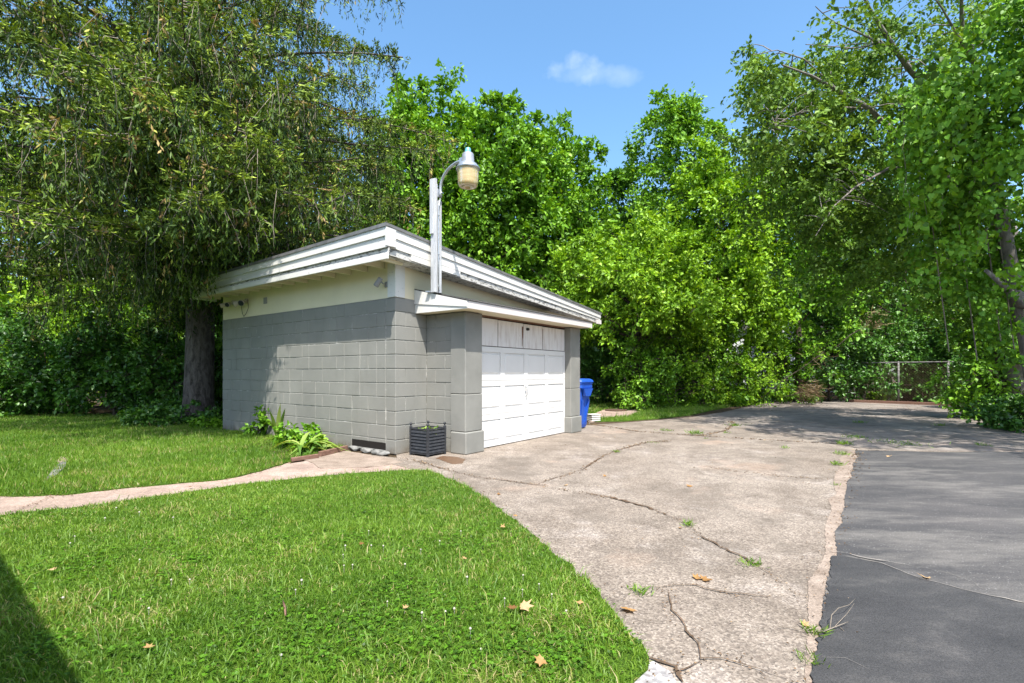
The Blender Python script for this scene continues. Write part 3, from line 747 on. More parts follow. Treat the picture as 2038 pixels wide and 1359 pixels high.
# security camera and twin floodlights (each a thing hanging on the wall)
def sec_cam(y, z):
    w = LW(-.002, y, z)
    t = thing('security_camera', 'small grey bullet shaped camera on upper wall near the garage corner', 'camera', w, TH)
    MB().cbox(-.008, .004, -.03, .03, -.10, -.02, .002).build('wall_plate', M['greyplastic'], t)
    MB().tube([(-.005, 0, -.06), (-.05, .01, -.055), (-.085, .03, -.01)], .009, 8).build('arm', M['greyplastic'], t)
    d = Vector((-.10, .055, -.03)); n = Vector((-.30, .42, -.80)).normalized()
    a = d - n * .07; b = d + n * .075
    body = MB().tube([a, a + n * .008, b - n * .004, b], [.030, .038, .040, .036], 14).build('housing', M['greyplastic'], t)
    MB().tube([b + n * .0005, b + n * .003], [.030, .030], 14).build('lens', M['glass'], body)
sec_cam(0.20, 2.56)
def flood(y, z, label, wire, s=1.0):
    t = thing('floodlight', label, 'floodlight', LW(-.002, y, z), TH)
    MB().lathe([(0, 0), (.0, 0)], 3).tube([(0.004, 0, 0), (-.03, 0, 0)], .05, 12).build('base', M['tanplastic'], t)
    for k, sg in enumerate((-1, 1)):
        n = Vector((-.75, .55 * sg, -.35)).normalized(); o = Vector((-.03, .03 * sg, 0))
        c = o + n * .07
        MB().tube([o, o + n * .05], .011, 8).build('arm', M['tanplastic'], t)
        hd = MB().tube([c - n * .02, c, c + n * .04, c + n * .10, c + n * .13], [.022, .032, .040, .058 * s, .062 * s], 14).build('lamp_head', M['tanplastic'], t)
        MB().tube([c + n * .131, c + n * .136], .054 * s, 14).build('lens', M['glass'], hd)
    if wire:
        MB().tube([(-.03, .10, -.04), (-.03, .16, -.10), (-.02, .14, -.24), (-.02, .08, -.30), (-.02, -.02, -.24), (-.02, -.10, -.14), (-.03, -.10, .02)], .005, 6).build('wire', M['wire'], t)
flood(4.95, 2.62, 'small twin floodlight nearest the far left end of the garage eave', False, .8)
flood(4.38, 2.61, 'tan twin floodlight with a dark cable loop dangling below it', True)

# ------------------------------------------------------------------ yard lamp on its wooden post
lamp = thing('yard_lamp', 'yard lamp with amber lens on a curved arm and grey wooden post', 'lamp', LW(0.405, -0.43, 2.37), TH)
MB().cbox(-.075, -.030, -.045, .045, 0.0, 1.66, .004).build('post_board', M['post'], lamp)
MB().cbox(.005, .070, -.040, .045, 0.0, 1.36, .004).build('post_board', M['post'], lamp)
MB().cbox(-.0295, .0045, -.020, .040, 0.0, 1.60, .002).build('post_board', M['post'], lamp)
MB().cbox(-.100, -.0755, -.02, .04, 0.85, 1.65, .003).build('post_board', M['post'], lamp)
arm = []
for k in range(11):
    a = R(90 * k / 10)
    arm.append((0.0 + .02 * (1 - k / 10), -.062 - 0.38 * (1 - math.cos(a)), 1.51 + 0.31 * math.sin(a)))
arm = [(.02, -.062, 1.40), (.02, -.062, 1.46)] + arm + [(0, -.53, 1.822)]
MB().tube(arm, .022, 12).build('arm', M['galv'], lamp)
MB().cbox(-.02, .05, -.0445, -.036, 1.40, 1.52, .003).tube([(.02, -.03, 1.46), (.02, -.095, 1.46)], .012, 8).build('bracket', M['galv'], lamp)
MB().tube([(-.012, -.052, .02), (-.012, -.052, .5), (-.012, -.052, 1.1), (-.008, -.055, 1.25), (.02, -.062, 1.40)], .009, 8).build('conduit', M['galv'], lamp)
for z in (.08, .55, 1.12):
    MB().cbox(-.026, .004, -.068, -.0485, z, z + .014, .002).build('clip', M['galv'], lamp)
hx0, hy0 = 0.0, -.613
hz = 1.425   # lens bottom
hd = MB().lathe([(.158, hz + .235), (.165, hz + .245), (.160, hz + .262), (.125, hz + .305), (.098, hz + .325), (.088, hz + .335), (.080, hz + .455), (.070, hz + .466), (0.0, hz + .468)], 28, (hx0, hy0)).build('housing', M['housing'], lamp)
MB().lathe([(.150, hz + .234), (.168, hz + .236), (.168, hz + .262), (.128, hz + .310), (.100, hz + .330)], 28, (hx0, hy0)).build('reflector_rim', M['galv'], lamp)
lens = MB().lathe([(.150, hz + .236), (.1525, hz + .20), (.148, hz + .16), (.149, hz + .155), (.145, hz + .11), (.146, hz + .105), (.140, hz + .06), (.141, hz + .055), (.132, hz + .012), (.120, hz), (.07, hz - .002), (.065, hz + .02), (0, hz + .022)], 28, (hx0, hy0)).build('lens', M['amber'], lamp)
MB().lathe([(.0, hz + .08), (.035, hz + .09), (.04, hz + .14), (.02, hz + .19), (.02, hz + .23)], 14, (hx0, hy0)).build('bulb', M['galv'], lens)
MB().lathe([(.048, hz + .467), (.048, hz + .48), (.04, hz + .485), (.04, hz + .53), (.034, hz + .54), (0, hz + .541)], 16, (hx0, hy0)).build('photocell', M['photocell'], hd)
MB().cbox(hx0 - .03, hx0 + .03, hy0 + .075, hy0 + .145, hz + .36, hz + .43, .004).build('clamp', M['galv'], lamp)

# ------------------------------------------------------------------ slatted planter
pl = thing('planter', 'small black slatted square planter with ball finials at the garage corner', 'planter', LW(.13, -.53, 0.0), TH)
S = .345
for (ix, iy) in ((0, 0), (1, 0), (0, 1), (1, 1)):
    x, y = ix * S, iy * S
    o = MB().cbox(x - .017, x + .017, y - .017, y + .017, 0, .41, .003).build('post', M['planter'], pl)
    MB().lathe([(.018, .411), (.020, .418), (.010, .424), (.009, .432), (.020, .444), (.022, .456), (.015, .470), (0, .474)], 12, (x, y)).build('finial', M['planter'], o)
for side in range(4):
    for k in range(7):
        z = .055 + k * .046
        mb = MB(); L = S - .038
        mb.hexa([(-L / 2, -.016, z), (L / 2, -.016, z), (L / 2, -.006, z + .004), (-L / 2, -.006, z + .004),
                 (-L / 2, -.004, z + .036), (L / 2, -.004, z + .036), (L / 2, .006, z + .040), (-L / 2, .006, z + .040)])
        ang = side * math.pi / 2
        o = mb.build('slat', M['planter'], pl, (S / 2 + math.sin(ang) * S / 2, S / 2 - math.cos(ang) * S / 2, 0)); o.rotation_euler = (0, 0, ang)
    mb = MB().box(-L / 2, L / 2, -.012, .012, .376, .396)
    o = mb.build('rail', M['planter'], pl, (S / 2 + math.sin(ang) * S / 2, S / 2 - math.cos(ang) * S / 2, 0)); o.rotation_euler = (0, 0, ang)
    mb = MB().box(-L / 2, L / 2, -.010, .010, .028, .052)
    o = mb.build('rail', M['planter'], pl, (S / 2 + math.sin(ang) * S / 2, S / 2 - math.cos(ang) * S / 2, 0)); o.rotation_euler = (0, 0, ang)
MB().box(.012, S - .012, .012, S - .012, .04, .33).build('liner', M['soil'], pl)

# wet stain beside the planter
st = [(G(*p)) for p in [(868, 912), (880, 908), (905, 909), (925, 914), (920, 922), (900, 924), (885, 918)]]
sheet('water_stain', jag(st + [st[0]], .012, .05, 4)[:-1], 0.0045, M['stain'])

# ------------------------------------------------------------------ blue bin
bx, by = G(1166, 853)
bin_ = thing('wheeled_bin', 'blue wheeled bin with closed lid beside the right garage pillar', 'bin', (bx - .27, by + .10, 0), TH)
def ring(w, d, z, r=.05, yo=0.0):
    pts = []
    for cx, cy, a0 in ((w / 2 - r, d / 2 - r, 0), (-w / 2 + r, d / 2 - r, 90), (-w / 2 + r, -d / 2 + r, 180), (w / 2 - r, -d / 2 + r, 270)):
        for k in range(4):
            a = R(a0 + 30 * k); pts.append((cx + r * math.cos(a), cy + r * math.sin(a) + yo, z))
    return pts
def loft(rings, cap0=True, cap1=True):
    mb = MB(); n = len(rings[0]); v = [p for r in rings for p in r]
    f = [(i * n + k, i * n + (k + 1) % n, (i + 1) * n + (k + 1) % n, (i + 1) * n + k) for i in range(len(rings) - 1) for k in range(n)]
    if cap0: f.append(tuple(range(n))[::-1])
    if cap1: f.append(tuple(range((len(rings) - 1) * n, len(rings) * n)))
    return mb.add(v, f)
loft([ring(.40, .46, .03), ring(.42, .50, .10), ring(.43, .52, .30), ring(.50, .62, .84), ring(.51, .63, .86)]).build('body', M['blue'], bin_)
loft([ring(.55, .67, .862, .06), ring(.57, .69, .875, .06), ring(.57, .69, .945, .06), ring(.585, .71, .955, .06), ring(.585, .71, .985, .06)]).build('rim', M['blue'], bin_)
loft([ring(.60, .74, .988, .07, .0), ring(.605, .745, 1.005, .07), ring(.58, .71, 1.04, .07), ring(.50, .60, 1.065, .07), ring(.30, .38, 1.072, .07)]).build('lid', M['blue'], bin_)
fp = MB(); fp.hexa([(-.10, -.375, .70), (.10, -.375, .70), (.14, -.33, .70), (-.14, -.33, .70), (-.20, -.385, .86), (.20, -.385, .86), (.20, -.33, .86), (-.20, -.33, .86)])
fp.build('grip', M['blue'], bin_)
for s in (-1, 1):
    w = MB().tube([(s * .225, .24, .13), (s * .28, .24, .13)], .13, 20).build('wheel', M['rubber'], bin_)
    MB().tube([(s * .281, .24, .13), (s * .286, .24, .13)], .06, 12).build('hub', M['greyplastic'], w)
MB().tube([(-.24, .24, .13), (.24, .24, .13)], .014, 8).build('axle', M['galv'], bin_)
MB().tube([(-.22, .36, .93), (-.22, .41, .97), (.22, .41, .97), (.22, .36, .93)], .016, 8).build('handle', M['blue'], bin_)
for s in (-1, 1):
    MB().hexa([(s * .10 - .03, -.262, .14), (s * .10 + .03, -.262, .14), (s * .10 + .03, -.25, .14), (s * .10 - .03, -.25, .14), (s * .14 - .03, -.325, .62), (s * .14 + .03, -.325, .62), (s * .14 + .03, -.28, .62), (s * .14 - .03, -.28, .62)]).build('rib', M['blue'], bin_)
# small white slatted crate behind the bin
wx, wy = G(1181, 838)
vb = thing('vent_cover', 'small white louvred plastic box on the ground behind the blue bin', 'box', (wx, wy, 0), R(25))
MB().box(-.10, .10, -.10, .10, .0, .13).build('body', M['greyplastic'], vb)
for k in range(3):
    MB().cbox(-.125, .125, -.125, .125, .012 + .048 * k, .042 + .048 * k, .005).build('louvre', M['white'], vb)
MB().cbox(-.13, .13, -.13, .13, .155, .175, .005).build('lid', M['white'], vb)

# ------------------------------------------------------------------ stones, timbers, slab
def rock(c, r, squash, seed, name, label, group=None):
    r_ = random.Random(seed)
    import bmesh
    bm = bmesh.new(); bmesh.ops.create_icosphere(bm, subdivisions=3, radius=1)
    ph = [Vector((r_.uniform(-1, 1), r_.uniform(-1, 1), r_.uniform(-1, 1))).normalized() for _ in range(9)]
    for v in bm.verts:
        k = 1.0
        for p in ph:
            d = v.co.dot(p)
            if d > 0.72: k = min(k, 0.72 / d)
        v.co *= k
        v.co.x *= r[0]; v.co.y *= r[1]; v.co.z *= squash
    me = bpy.data.meshes.new(name); bm.to_mesh(me); bm.free()
    o = link(name, me, M['stone'], None, (c[0], c[1], squash * .55)); o.rotation_euler = (0, 0, TH + R(90) + r_.uniform(-.3, .3))
    return tag(o, label, 'stone', group)
rock(LW(-.075, .86), (.16, .07), 0.045, 1, 'stone', 'pale stone at the wall base farthest from the garage corner', 'stones under the wall vent')
rock(LW(-.085, .55), (.15, .075), 0.043, 2, 'stone', 'pale stone below the middle of the dark wall slot', 'stones under the wall vent')
rock(LW(-.10, .30), (.10, .07), 0.040, 3, 'stone', 'small pale stone below the near end of the wall slot', 'stones under the wall vent')
rock(LW(-.12, .12), (.12, .085), 0.043, 4, 'stone', 'pale stone lying right at the garage corner', 'stones under the wall vent')
def timber(p, q, w, h, label):
    p, q = Vector((*p, 0)), Vector((*q, 0)); d = q - p
    o = MB().cbox(0, d.length, -w / 2, w / 2, 0, h, .006).build('edging_board', M['timber'], None, p)
    o.rotation_euler = (0, 0, math.atan2(d.y, d.x)); tag(o, label, 'board', 'timber edging of the flower bed')
timber(G(636, 909), G(690, 896), .05, .075, 'brown timber edging board between the bed and the wall stones')
timber(G(580, 919), G(633, 911), .05, .055, 'low brown timber edging board below the drooping strap leaves')
sl = [G(90, 960), G(108, 935), G(120, 925), G(132, 922), G(130, 932), G(112, 950)]
mb = MB(); n = len(sl); mb.add([(x, y, .03) for x, y in sl] + [(x, y, 0) for x, y in sl], [tuple(range(n))[::-1]] + [(i, (i + 1) % n, (i + 1) % n + n, i + n) for i in range(n)])
o = mb.build('stepping_stone', M['stone']); tag(o, 'pale sharp edged stone sunk in the left lawn beyond the path', 'stone', 'sunken stones in the left lawn')
sl = [G(112, 922), G(122, 912), G(132, 914), G(134, 920), G(122, 924)]
mb = MB(); n = len(sl); mb.add([(x, y, .028) for x, y in sl] + [(x, y, 0) for x, y in sl], [tuple(range(n))[::-1]] + [(i, (i + 1) % n, (i + 1) % n + n, i + n) for i in range(n)])
o = mb.build('stepping_stone', M['path']); tag(o, 'smaller pinkish stone just beyond the pale one in the lawn', 'stone', 'sunken stones in the left lawn')
mx, my = G(1226, 818)
mh = MB().lathe([(.0, .0), (.34, .0), (.34, .03), (.30, .034), (0, .034)], 24).build('manhole_cover', M['iron'], None, (mx, my, .017)); tag(mh, 'round rusty manhole cover in the grass behind the blue bin', 'manhole')

# timber kerb at the far end of the pavement
ex, ey = G(1690, 800); fx, fy = G(1900, 808)
timber((ex, ey), (fx, fy), .15, .10, 'long weathered timber kerb at the far end of the pavement under the fence')

# ------------------------------------------------------------------ FOLIAGE builders
def unit(v): return v / (np.linalg.norm(v, axis=-1, keepdims=True) + 1e-9)
def leaves_mesh(name, P, D, N, S, rnd, width=0.55, fold=0.18, mat=None, parent=None, shape='leaf'):
    """folded leaves: P base, D tip direction, N face normal, S length"""
    P = np.asarray(P, np.float32); D = unit(np.asarray(D, np.float32)); N = np.asarray(N, np.float32)
    N = unit(N - D * np.sum(N * D, 1, keepdims=True)); X = np.cross(D, N)
    S = np.asarray(S, np.float32)[:, None]
    n = len(P)
    V = np.empty((n, 4, 3), np.float32)
    V[:, 0] = P; V[:, 2] = P + D * S
    V[:, 1] = P + D * S * 0.45 + X * S * width * 0.5 + N * S * fold
    V[:, 3] = P + D * S * 0.45 - X * S * width * 0.5 + N * S * fold
    b = (np.arange(n) * 4)[:, None]
    Fc = np.concatenate([b + np.array([[0, 1, 2]]), b + np.array([[0, 2, 3]])], 1).reshape(-1, 3)
    me = fast_mesh(name, V.reshape(-1, 3), Fc, np.repeat(rnd, 2))
    o = link(name, me, mat, parent)
    return o
def heart_mesh(name, P, D, N, S, rnd, mat, parent):
    P = np.asarray(P, np.float32); D = unit(np.asarray(D, np.float32)); N = np.asarray(N, np.float32)
    N = unit(N - D * np.sum(N * D, 1, keepdims=True)); X = np.cross(D, N); S = np.asarray(S, np.float32)[:, None]; n = len(P)
    V = np.empty((n, 8, 3), np.float32)
    for i, (d, x, u) in enumerate([(0, 0, 0), (-.14, .30, .04), (.22, .50, .10), (.62, .34, .05), (1, 0, -.08), (.62, -.34, .05), (.22, -.50, .10), (-.14, -.30, .04)]):
        V[:, i] = P + D * S * d + X * S * x + N * S * u
    b = (np.arange(n) * 8)[:, None]
    Fc = np.concatenate([b + np.array([[0, 1, 2, 3]]), b + np.array([[0, 3, 4, 4]])[:, :4], b + np.array([[0, 5, 6, 7]])], 1)
    T = np.concatenate([b + np.array([[0, a, c]]) for a, c in ((1, 2), (2, 3), (3, 4), (4, 5), (5, 6), (6, 7))], 1).reshape(-1, 3)
    return link(name, fast_mesh(name, V.reshape(-1, 3), T, np.repeat(rnd, 6)), mat, parent)
def needles_mesh(name, P, D, S, rnd, width, mat, parent):
    """shoots: narrow folded diamonds"""
    P = np.asarray(P, np.float32); D = unit(np.asarray(D, np.float32)); n = len(P)
    A = unit(np.cross(D, rng.normal(size=(n, 3)).astype(np.float32))); B = np.cross(D, A)
    S = np.asarray(S, np.float32)[:, None]; w = (np.asarray(width, np.float32) * np.ones(n, np.float32))[:, None]
    V = np.empty((n, 4, 3), np.float32)
    m = P + D * S * 0.5
    V[:, 0] = P; V[:, 2] = P + D * S
    V[:, 1] = m + A * w + B * w * .3; V[:, 3] = m - A * w + B * w * .3
    b = (np.arange(n) * 4)[:, None]
    Fc = np.concatenate([b + np.array([[0, 1, 2]]), b + np.array([[0, 2, 3]])], 1).reshape(-1, 3)
    me = fast_mesh(name, V.reshape(-1, 3), Fc, np.repeat(rnd, 2))
    return link(name, me, mat, parent)

def crown_points(cen, rad, nclump, nleaf, clump_r, seed, shell=2.2, lower=-0.9, sprigs=0, cull=None):
    r = np.random.default_rng(seed)
    cen = np.array(cen, float); rad = np.array(rad, float)
    d = unit(r.normal(size=(nclump, 3))); d[:, 2] = np.where(d[:, 2] < lower, -d[:, 2], d[:, 2])
    rr = r.random(nclump) ** (1 / shell)
    # lumpy outline
    lump = 1 + 0.22 * np.sin(d[:, 0] * 5.1 + seed) * np.cos(d[:, 1] * 4.3 + seed * 2) + 0.14 * np.sin(d[:, 2] * 9 + d[:, 0] * 7 + seed)
    C = cen + d * rad * (rr * lump)[:, None]
    CR = clump_r * (0.55 + 0.9 * r.random(nclump))
    if sprigs:
        d2 = unit(r.normal(size=(sprigs, 3)) + [0, 0, 1.0]); 
        C2 = cen + d2 * rad * (1.02 + 0.14 * r.random((sprigs, 1)))
        C = np.vstack([C, C2]); CR = np.concatenate([CR, clump_r * 0.55 * np.ones(sprigs)])
        d = np.vstack([d, d2])
    cr = r.random(len(C))
    idx = r.integers(0, len(C), nleaf)
    out = unit(unit(C - cen)[idx] * 0.9 + [0, 0, 0.25])
    # twig directions: a handful per clump
    NT_ = 14
    tw = unit(r.normal(size=(len(C), NT_, 3)) + unit(C - cen)[:, None, :] * 0.8 + [0, 0, 0.12])
    ti = r.integers(0, NT_, nleaf); td = tw[idx, ti]
    tt = r.random(nleaf) ** 0.6
    P = C[idx] + td * (CR[idx] * tt)[:, None] + r.normal(size=(nleaf, 3)) * 0.045 * clump_r / 0.7
    P[:, 2] -= 0.12 * CR[idx] * tt ** 2
    D = td * 0.6 + r.normal(size=(nleaf, 3)) * 0.75 + [0, 0, -0.35]
    N = out * 0.4 + r.normal(size=(nleaf, 3)) * 0.85 + [0, -0.15, 0.6]
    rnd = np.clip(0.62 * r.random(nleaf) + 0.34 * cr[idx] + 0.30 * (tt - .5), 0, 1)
    if cull is not None:
        k = cull(P); P, D, N, rnd = P[k], D[k], N[k], rnd[k]
    return P, D, N, rnd, C, CR, tw
def limb_path(a, b, sag, r_, n=6):
    a, b = Vector(a), Vector(b); out = []
    j = Vector((r_.uniform(-1, 1), r_.uniform(-1, 1), 0)) * (b - a).length * .08
    for i in range(n):
        t = i / (n - 1); p = a.lerp(b, t) + j * math.sin(t * math.pi) + Vector((0, 0, sag * math.sin(t * math.pi)))
        out.append(p)
    return out
def tree(name, label, base, H, cen, rad, nclump, nleaf, leaf, mat, seed, clump_r=0.7, trunk_r=0.16, barkm='bark', cat='tree', group=None, limbs=18, sprigs=0, width=0.6, lower=-0.9, shell=3.2, cull=None, twigs=True):
    clump_r *= .84
    t = thing(name, label, cat, (0, 0, 0), 0, group)
    t.location = (base[0], base[1], 0)
    off = np.array([base[0], base[1], 0])
    P, D, N, rnd, C, CR, tw = crown_points(cen, rad, nclump, nleaf, clump_r, seed, shell=shell, lower=lower, sprigs=sprigs, cull=cull)
    r = np.random.default_rng(seed + 5)
    S = leaf * (0.5 + 0.95 * r.random(len(P)))
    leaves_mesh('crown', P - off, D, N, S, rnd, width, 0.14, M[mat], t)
    r_ = random.Random(seed)
    tm = MB(); k = 9
    top = Vector((cen[0] - base[0], cen[1] - base[1], cen[2] + rad[2] * 0.35))
    tp = [Vector((top.x * (i / k) ** 1.5 + r_.uniform(-.04, .04) * (i > 0), top.y * (i / k) ** 1.5 + r_.uniform(-.04, .04) * (i > 0), top.z * i / k)) for i in range(k + 1)]
    tm.tube([tp[0] - Vector((0, 0, .05))] + tp, [trunk_r * 1.5, trunk_r * 1.25] + [trunk_r * (1 - .85 * i / k) for i in range(1, k + 1)], 10)
    tm.build('trunk', M[barkm], t)
    bm_ = MB()
    order = list(range(len(C))); r_.shuffle(order)
    for j in order[:limbs]:
        z = min(C[j][2] * .75, top.z * .95); f = max(0.08, z / max(top.z, .1)); f = min(f, .95)
        i = f * k; i0 = int(i); st = tp[i0].lerp(tp[min(i0 + 1, k)], i - i0)
        e = Vector(C[j] - off)
        path = limb_path(st, e, 0.05 * (e - st).length, r_)
        r0 = trunk_r * (1 - .85 * f) * .6
        bm_.tube(path, [max(.008, r0 * (1 - .85 * q / 5)) for q in range(6)], 5, cap=False)
    if twigs:
        for j in order[:min(len(order), 120)]:
            for q in range(3):
                e = Vector(C[j] - off); d = Vector(tw[j, q]) * CR[j]
                bm_.tube([e - d * .3, e + d * .4, e + d * .85 - Vector((0, 0, .08 * CR[j]))], [.010, .007, .003], 3, cap=False)
    tag(bm_.build('branches', M[barkm], t), kind='stuff')
    return t

# ------------------------------------------------------------------ the spruce
SX, SY = -7.58, 11.9
def build_spruce():
    t = thing('spruce_tree', 'tall spruce with drooping needle branches over the left end of the garage', 'tree', (SX, SY, 0))
    r = np.random.default_rng(11); r_ = random.Random(11)
    tm = MB(); ph = 0.4
    pts = [(0, 0, -.1), (0, 0, .12), (0.01, 0, .5), (.03, 0, 1.2), (.05, 0, 2.2), (.05, 0, 3.4), (.04, 0, 6), (.02, 0, 10), (0, 0, 14), (0, 0, 19)]
    tm.tube(pts, [.44, .38, .33, .31, .30, .29, .25, .19, .11, .02], 20)
    # roots flare
    for a in range(6):
        ang = a * 1.05 + .3
        tm.tube([(math.cos(ang) * .22, math.sin(ang) * .22, .42), (math.cos(ang) * .42, math.sin(ang) * .42, .10), (math.cos(ang) * .75, math.sin(ang) * .75, -.04)], [.12, .09, .03], 8)
    tm.build('trunk', M['spruce_bark'], t)
    bm_ = MB(); tws = MB(); P = []; D = []; S = []; Rn = []
    zs = np.concatenate([np.linspace(2.9, 9.5, 118), np.linspace(9.5, 13.6, 30), np.linspace(3.7, 7.2, 16), np.linspace(4.0, 5.8, 16), np.linspace(3.7, 4.2, 24)])
    for i, z0 in enumerate(zs):
        phi = i * 2.39996 + r.normal() * .25
        Lm = 6.0 if z0 < 9.5 else 6.0 * (19.5 - z0) / 10.0
        if z0 < 4.2: Lm *= .72 + .25 * (z0 - 2.9)
        Lb = max(1.0, Lm * r.uniform(.66, 1.06))
        if i >= len(zs) - 56: phi = R(-72 + 38 * r.random()); Lb = r.uniform(5.2, 6.3)
        if len(zs) - 40 <= i < len(zs) - 24: phi = R(-66 + 24 * r.random()); Lb = r.uniform(5.0, 6.4)
        if i >= len(zs) - 24:      # boughs that hang before the far left end of the eave
            tg = LW(-r.uniform(.75, 1.3), r.uniform(4.2, 6.2)); tx, ty = tg.x - SX, tg.y - SY
            phi = math.atan2(ty, tx); Lb = math.hypot(tx, ty) * r.uniform(1.0, 1.3); cv_ = 0
        dirx, diry = math.cos(phi), math.sin(phi)
        n = 10; path = []
        cv = r.normal() * .10
        for k in range(n):
            q = k / (n - 1)
            zz = z0 + Lb * (0.16 * q - 0.52 * q * q + 0.28 * q ** 3)
            px_ = dirx * Lb * q - diry * cv * Lb * q * q; py_ = diry * Lb * q + dirx * cv * Lb * q * q
            wv_ = .07 * math.sin(q * 9 + i) * q; path.append(Vector((px_ - diry * wv_, py_ + dirx * wv_, zz + .05 * math.sin(q * 11 + i * 2) * q)))
        def bad(v):
            X, Y = v.x + SX, v.y + SY
            lx = (X - CX) * math.cos(TH) + (Y - CY) * math.sin(TH); ly = -(X - CX) * math.sin(TH) + (Y - CY) * math.cos(TH)
            if v.z < 3.40 and -0.62 < lx < 6.6 and -1.0 < ly < 6.4: return True
            if v.z < 3.0 - .9 * max(0, min(1, (ly - 3.7) / 1.0)) and lx < 0 and ly < 7: return True
            # the part of the garage that the sun reaches
            if lx < 0.5:
                k = max(0.0, (-lx - .4) / .41); zl = v.z - k; yl = ly + .43 * k
                if -1.0 < zl < 3.5 and yl < 2.6 + .35 * math.sin(v.z * 3 + v.x * 2): return True
            if lx >= 0.5 and ly < 2.2 and v.z < 8: return True
            return False
        cut = n
        for k in range(n):
            if bad(path[k]): cut = k; break
        if cut < 3: continue
        path = path[:cut]; Lq = (cut - 1) / (n - 1)
        bm_.tube(path, [max(.007, .042 * (1 - .92 * k / n) * (Lb / 5.5)) for k in range(len(path))], 6, cap=False)
        ns = int(Lb * Lq * 19)
        for s in range(ns):
            q = (0.10 + 0.90 * r.random() ** .8) * (len(path) - 1); k0 = min(int(q), len(path) - 2)
            o = path[k0].lerp(path[k0 + 1], q - k0)
            side = r.choice([-1, 1]); lat = np.array([-diry * side, dirx * side, 0.0])
            fwd = np.array([dirx, diry, 0.0])
            hl = r.uniform(.12, .60) * (1.25 - .55 * q / n)
            dl = r.uniform(.10, 1.0) if i < len(zs) - 24 else r.uniform(.4, 1.25)
            p0 = np.array(o)
            e1 = p0 + (lat * r.uniform(.5, 1) + fwd * r.uniform(.1, .7)) * hl + [0, 0, -.10 * hl]
            e2 = e1 + np.array([r.normal() * .16, r.normal() * .16, -dl])
            if bad(Vector(e1)) or bad(Vector(e2)) : continue
            if r.random() < .27:
                tws.tube([Vector(p0), Vector(e1), Vector((e1 + e2) / 2 + r.normal(size=3) * .03), Vector(e2)], [.008, .006, .004, .002], 3, cap=False)
            dead = r.random() < .045
            m = int(8 + 11 * (dl + hl)); 
            tt = r.random(m)
            seg = (hl) / (hl + dl)
            pp = np.where((tt < seg)[:, None], p0 + (e1 - p0) * (tt / seg)[:, None], e1 + (e2 - e1) * ((tt - seg) / (1 - seg))[:, None])
            dd = np.where((tt < seg)[:, None], (lat + fwd * .8), np.array([0, 0, -.80])) + r.normal(size=(m, 3)) * [.42, .42, .3]
            P.append(pp); D.append(dd); S.append(r.uniform(.07, .15, m))
            base = r.uniform(.1, .6)
            rn = np.clip(base + .38 * r.random(m) - .25 * (tt > seg), 0, .84)
            if dead: rn = r.uniform(.88, 1.0, m)
            Rn.append(rn)
            # a fan of fresh shoots where the twig turns down
            m = 8; P.append(e1 + r.normal(size=(m, 3)) * .03); D.append((lat * .6 + fwd * .7 + np.array([0, 0, .15])) + r.normal(size=(m, 3)) * .55)
            S.append(r.uniform(.06, .12, m)); Rn.append(np.full(m, base) + r.uniform(.1, .3, m) if not dead else rn[:1].repeat(m))
        # sprays of fresh shoots near branch tip and along the top
        m = int(46 * Lb / 5)
        q = (0.45 + .55 * r.random(m)) * (len(path) - 1); k0 = np.minimum(q.astype(int), len(path) - 2)
        pa = np.array(path); pp = pa[k0] + (pa[k0 + 1] - pa[k0]) * (q - k0)[:, None] + r.normal(size=(m, 3)) * .09
        dd = np.array([dirx, diry, .15]) + r.normal(size=(m, 3)) * .65
        P.append(pp); D.append(dd); S.append(r.uniform(.08, .17, m)); Rn.append(r.uniform(.45, .84, m))
    bm_.build('branches', M['spruce_bark'], t)
    tws.build('twigs', M['twig'], t)
    P = np.vstack(P); D = np.vstack(D); S = np.concatenate(S); Rn = np.concatenate(Rn)
    needles_mesh('needles', P, D, S, Rn, rng.uniform(.010, .017, len(P)), M['spruce'], t)
    # long hanging cones
    cm = MB()
    for k in range(60):
        j = r.integers(0, len(P)); p = Vector(P[j])
        if p.z < 2.8: continue
        cm.tube([p, p - Vector((0, 0, .03)), p - Vector((0, 0, .09)), p - Vector((.004, 0, .15))], [.005, .016, .018, .006], 6)
    c = cm.build('cones', M['twig'], t); tag(c, kind='stuff')
    return t
build_spruce()

# ------------------------------------------------------------------ background trees
def at(px, Y): return ((px - 1019) / F * Y, Y)
def cz(py, Y): return CAM_H + (741 - py) / F * Y
def bgtree(px, Y, top, bot, wpx, name, label, mat, seed, nclump, nleaf, leaf, **kw):
    x, y = at(px, Y); zt = cz(top, Y); zb = max(0.6, cz(bot, Y)); rx = wpx / 2 / F * Y
    return tree(name, label, (x, y), zt, (x, y, (zt + zb) / 2), (rx, rx * kw.pop('deep', .8), (zt - zb) / 2), nclump, nleaf, leaf, M and mat, seed, **kw)
bgtree(835, 21.0, 185, 640, 200, 'maple_tree', 'tall bright green tree rising just behind the spruce tips left of the lamp', 'maple', 21, 200, 30000, .20, clump_r=.95, sprigs=14)
bgtree(985, 20.0, 235, 640, 260, 'maple_tree', 'large round bright green tree right behind the yard lamp', 'maple', 22, 260, 42000, .19, clump_r=.95, sprigs=14)
bgtree(1110, 22.0, 290, 660, 190, 'maple_tree', 'bright green tree right of the lamp stepping down to the sky gap', 'maple', 23, 180, 26000, .20, clump_r=.95, sprigs=10)
bgtree(1235, 24.0, 375, 700, 170, 'dark_tree', 'dark green tree at the bottom of the gap of sky', 'deep', 24, 150, 22000, .19, clump_r=.95, sprigs=10)
bgtree(1345, 21.0, 215, 700, 190, 'upright_tree', 'tall tree with wispy upright shoots against the sky right of the cloud', 'maple', 25, 190, 26000, .16, clump_r=.85, sprigs=40)
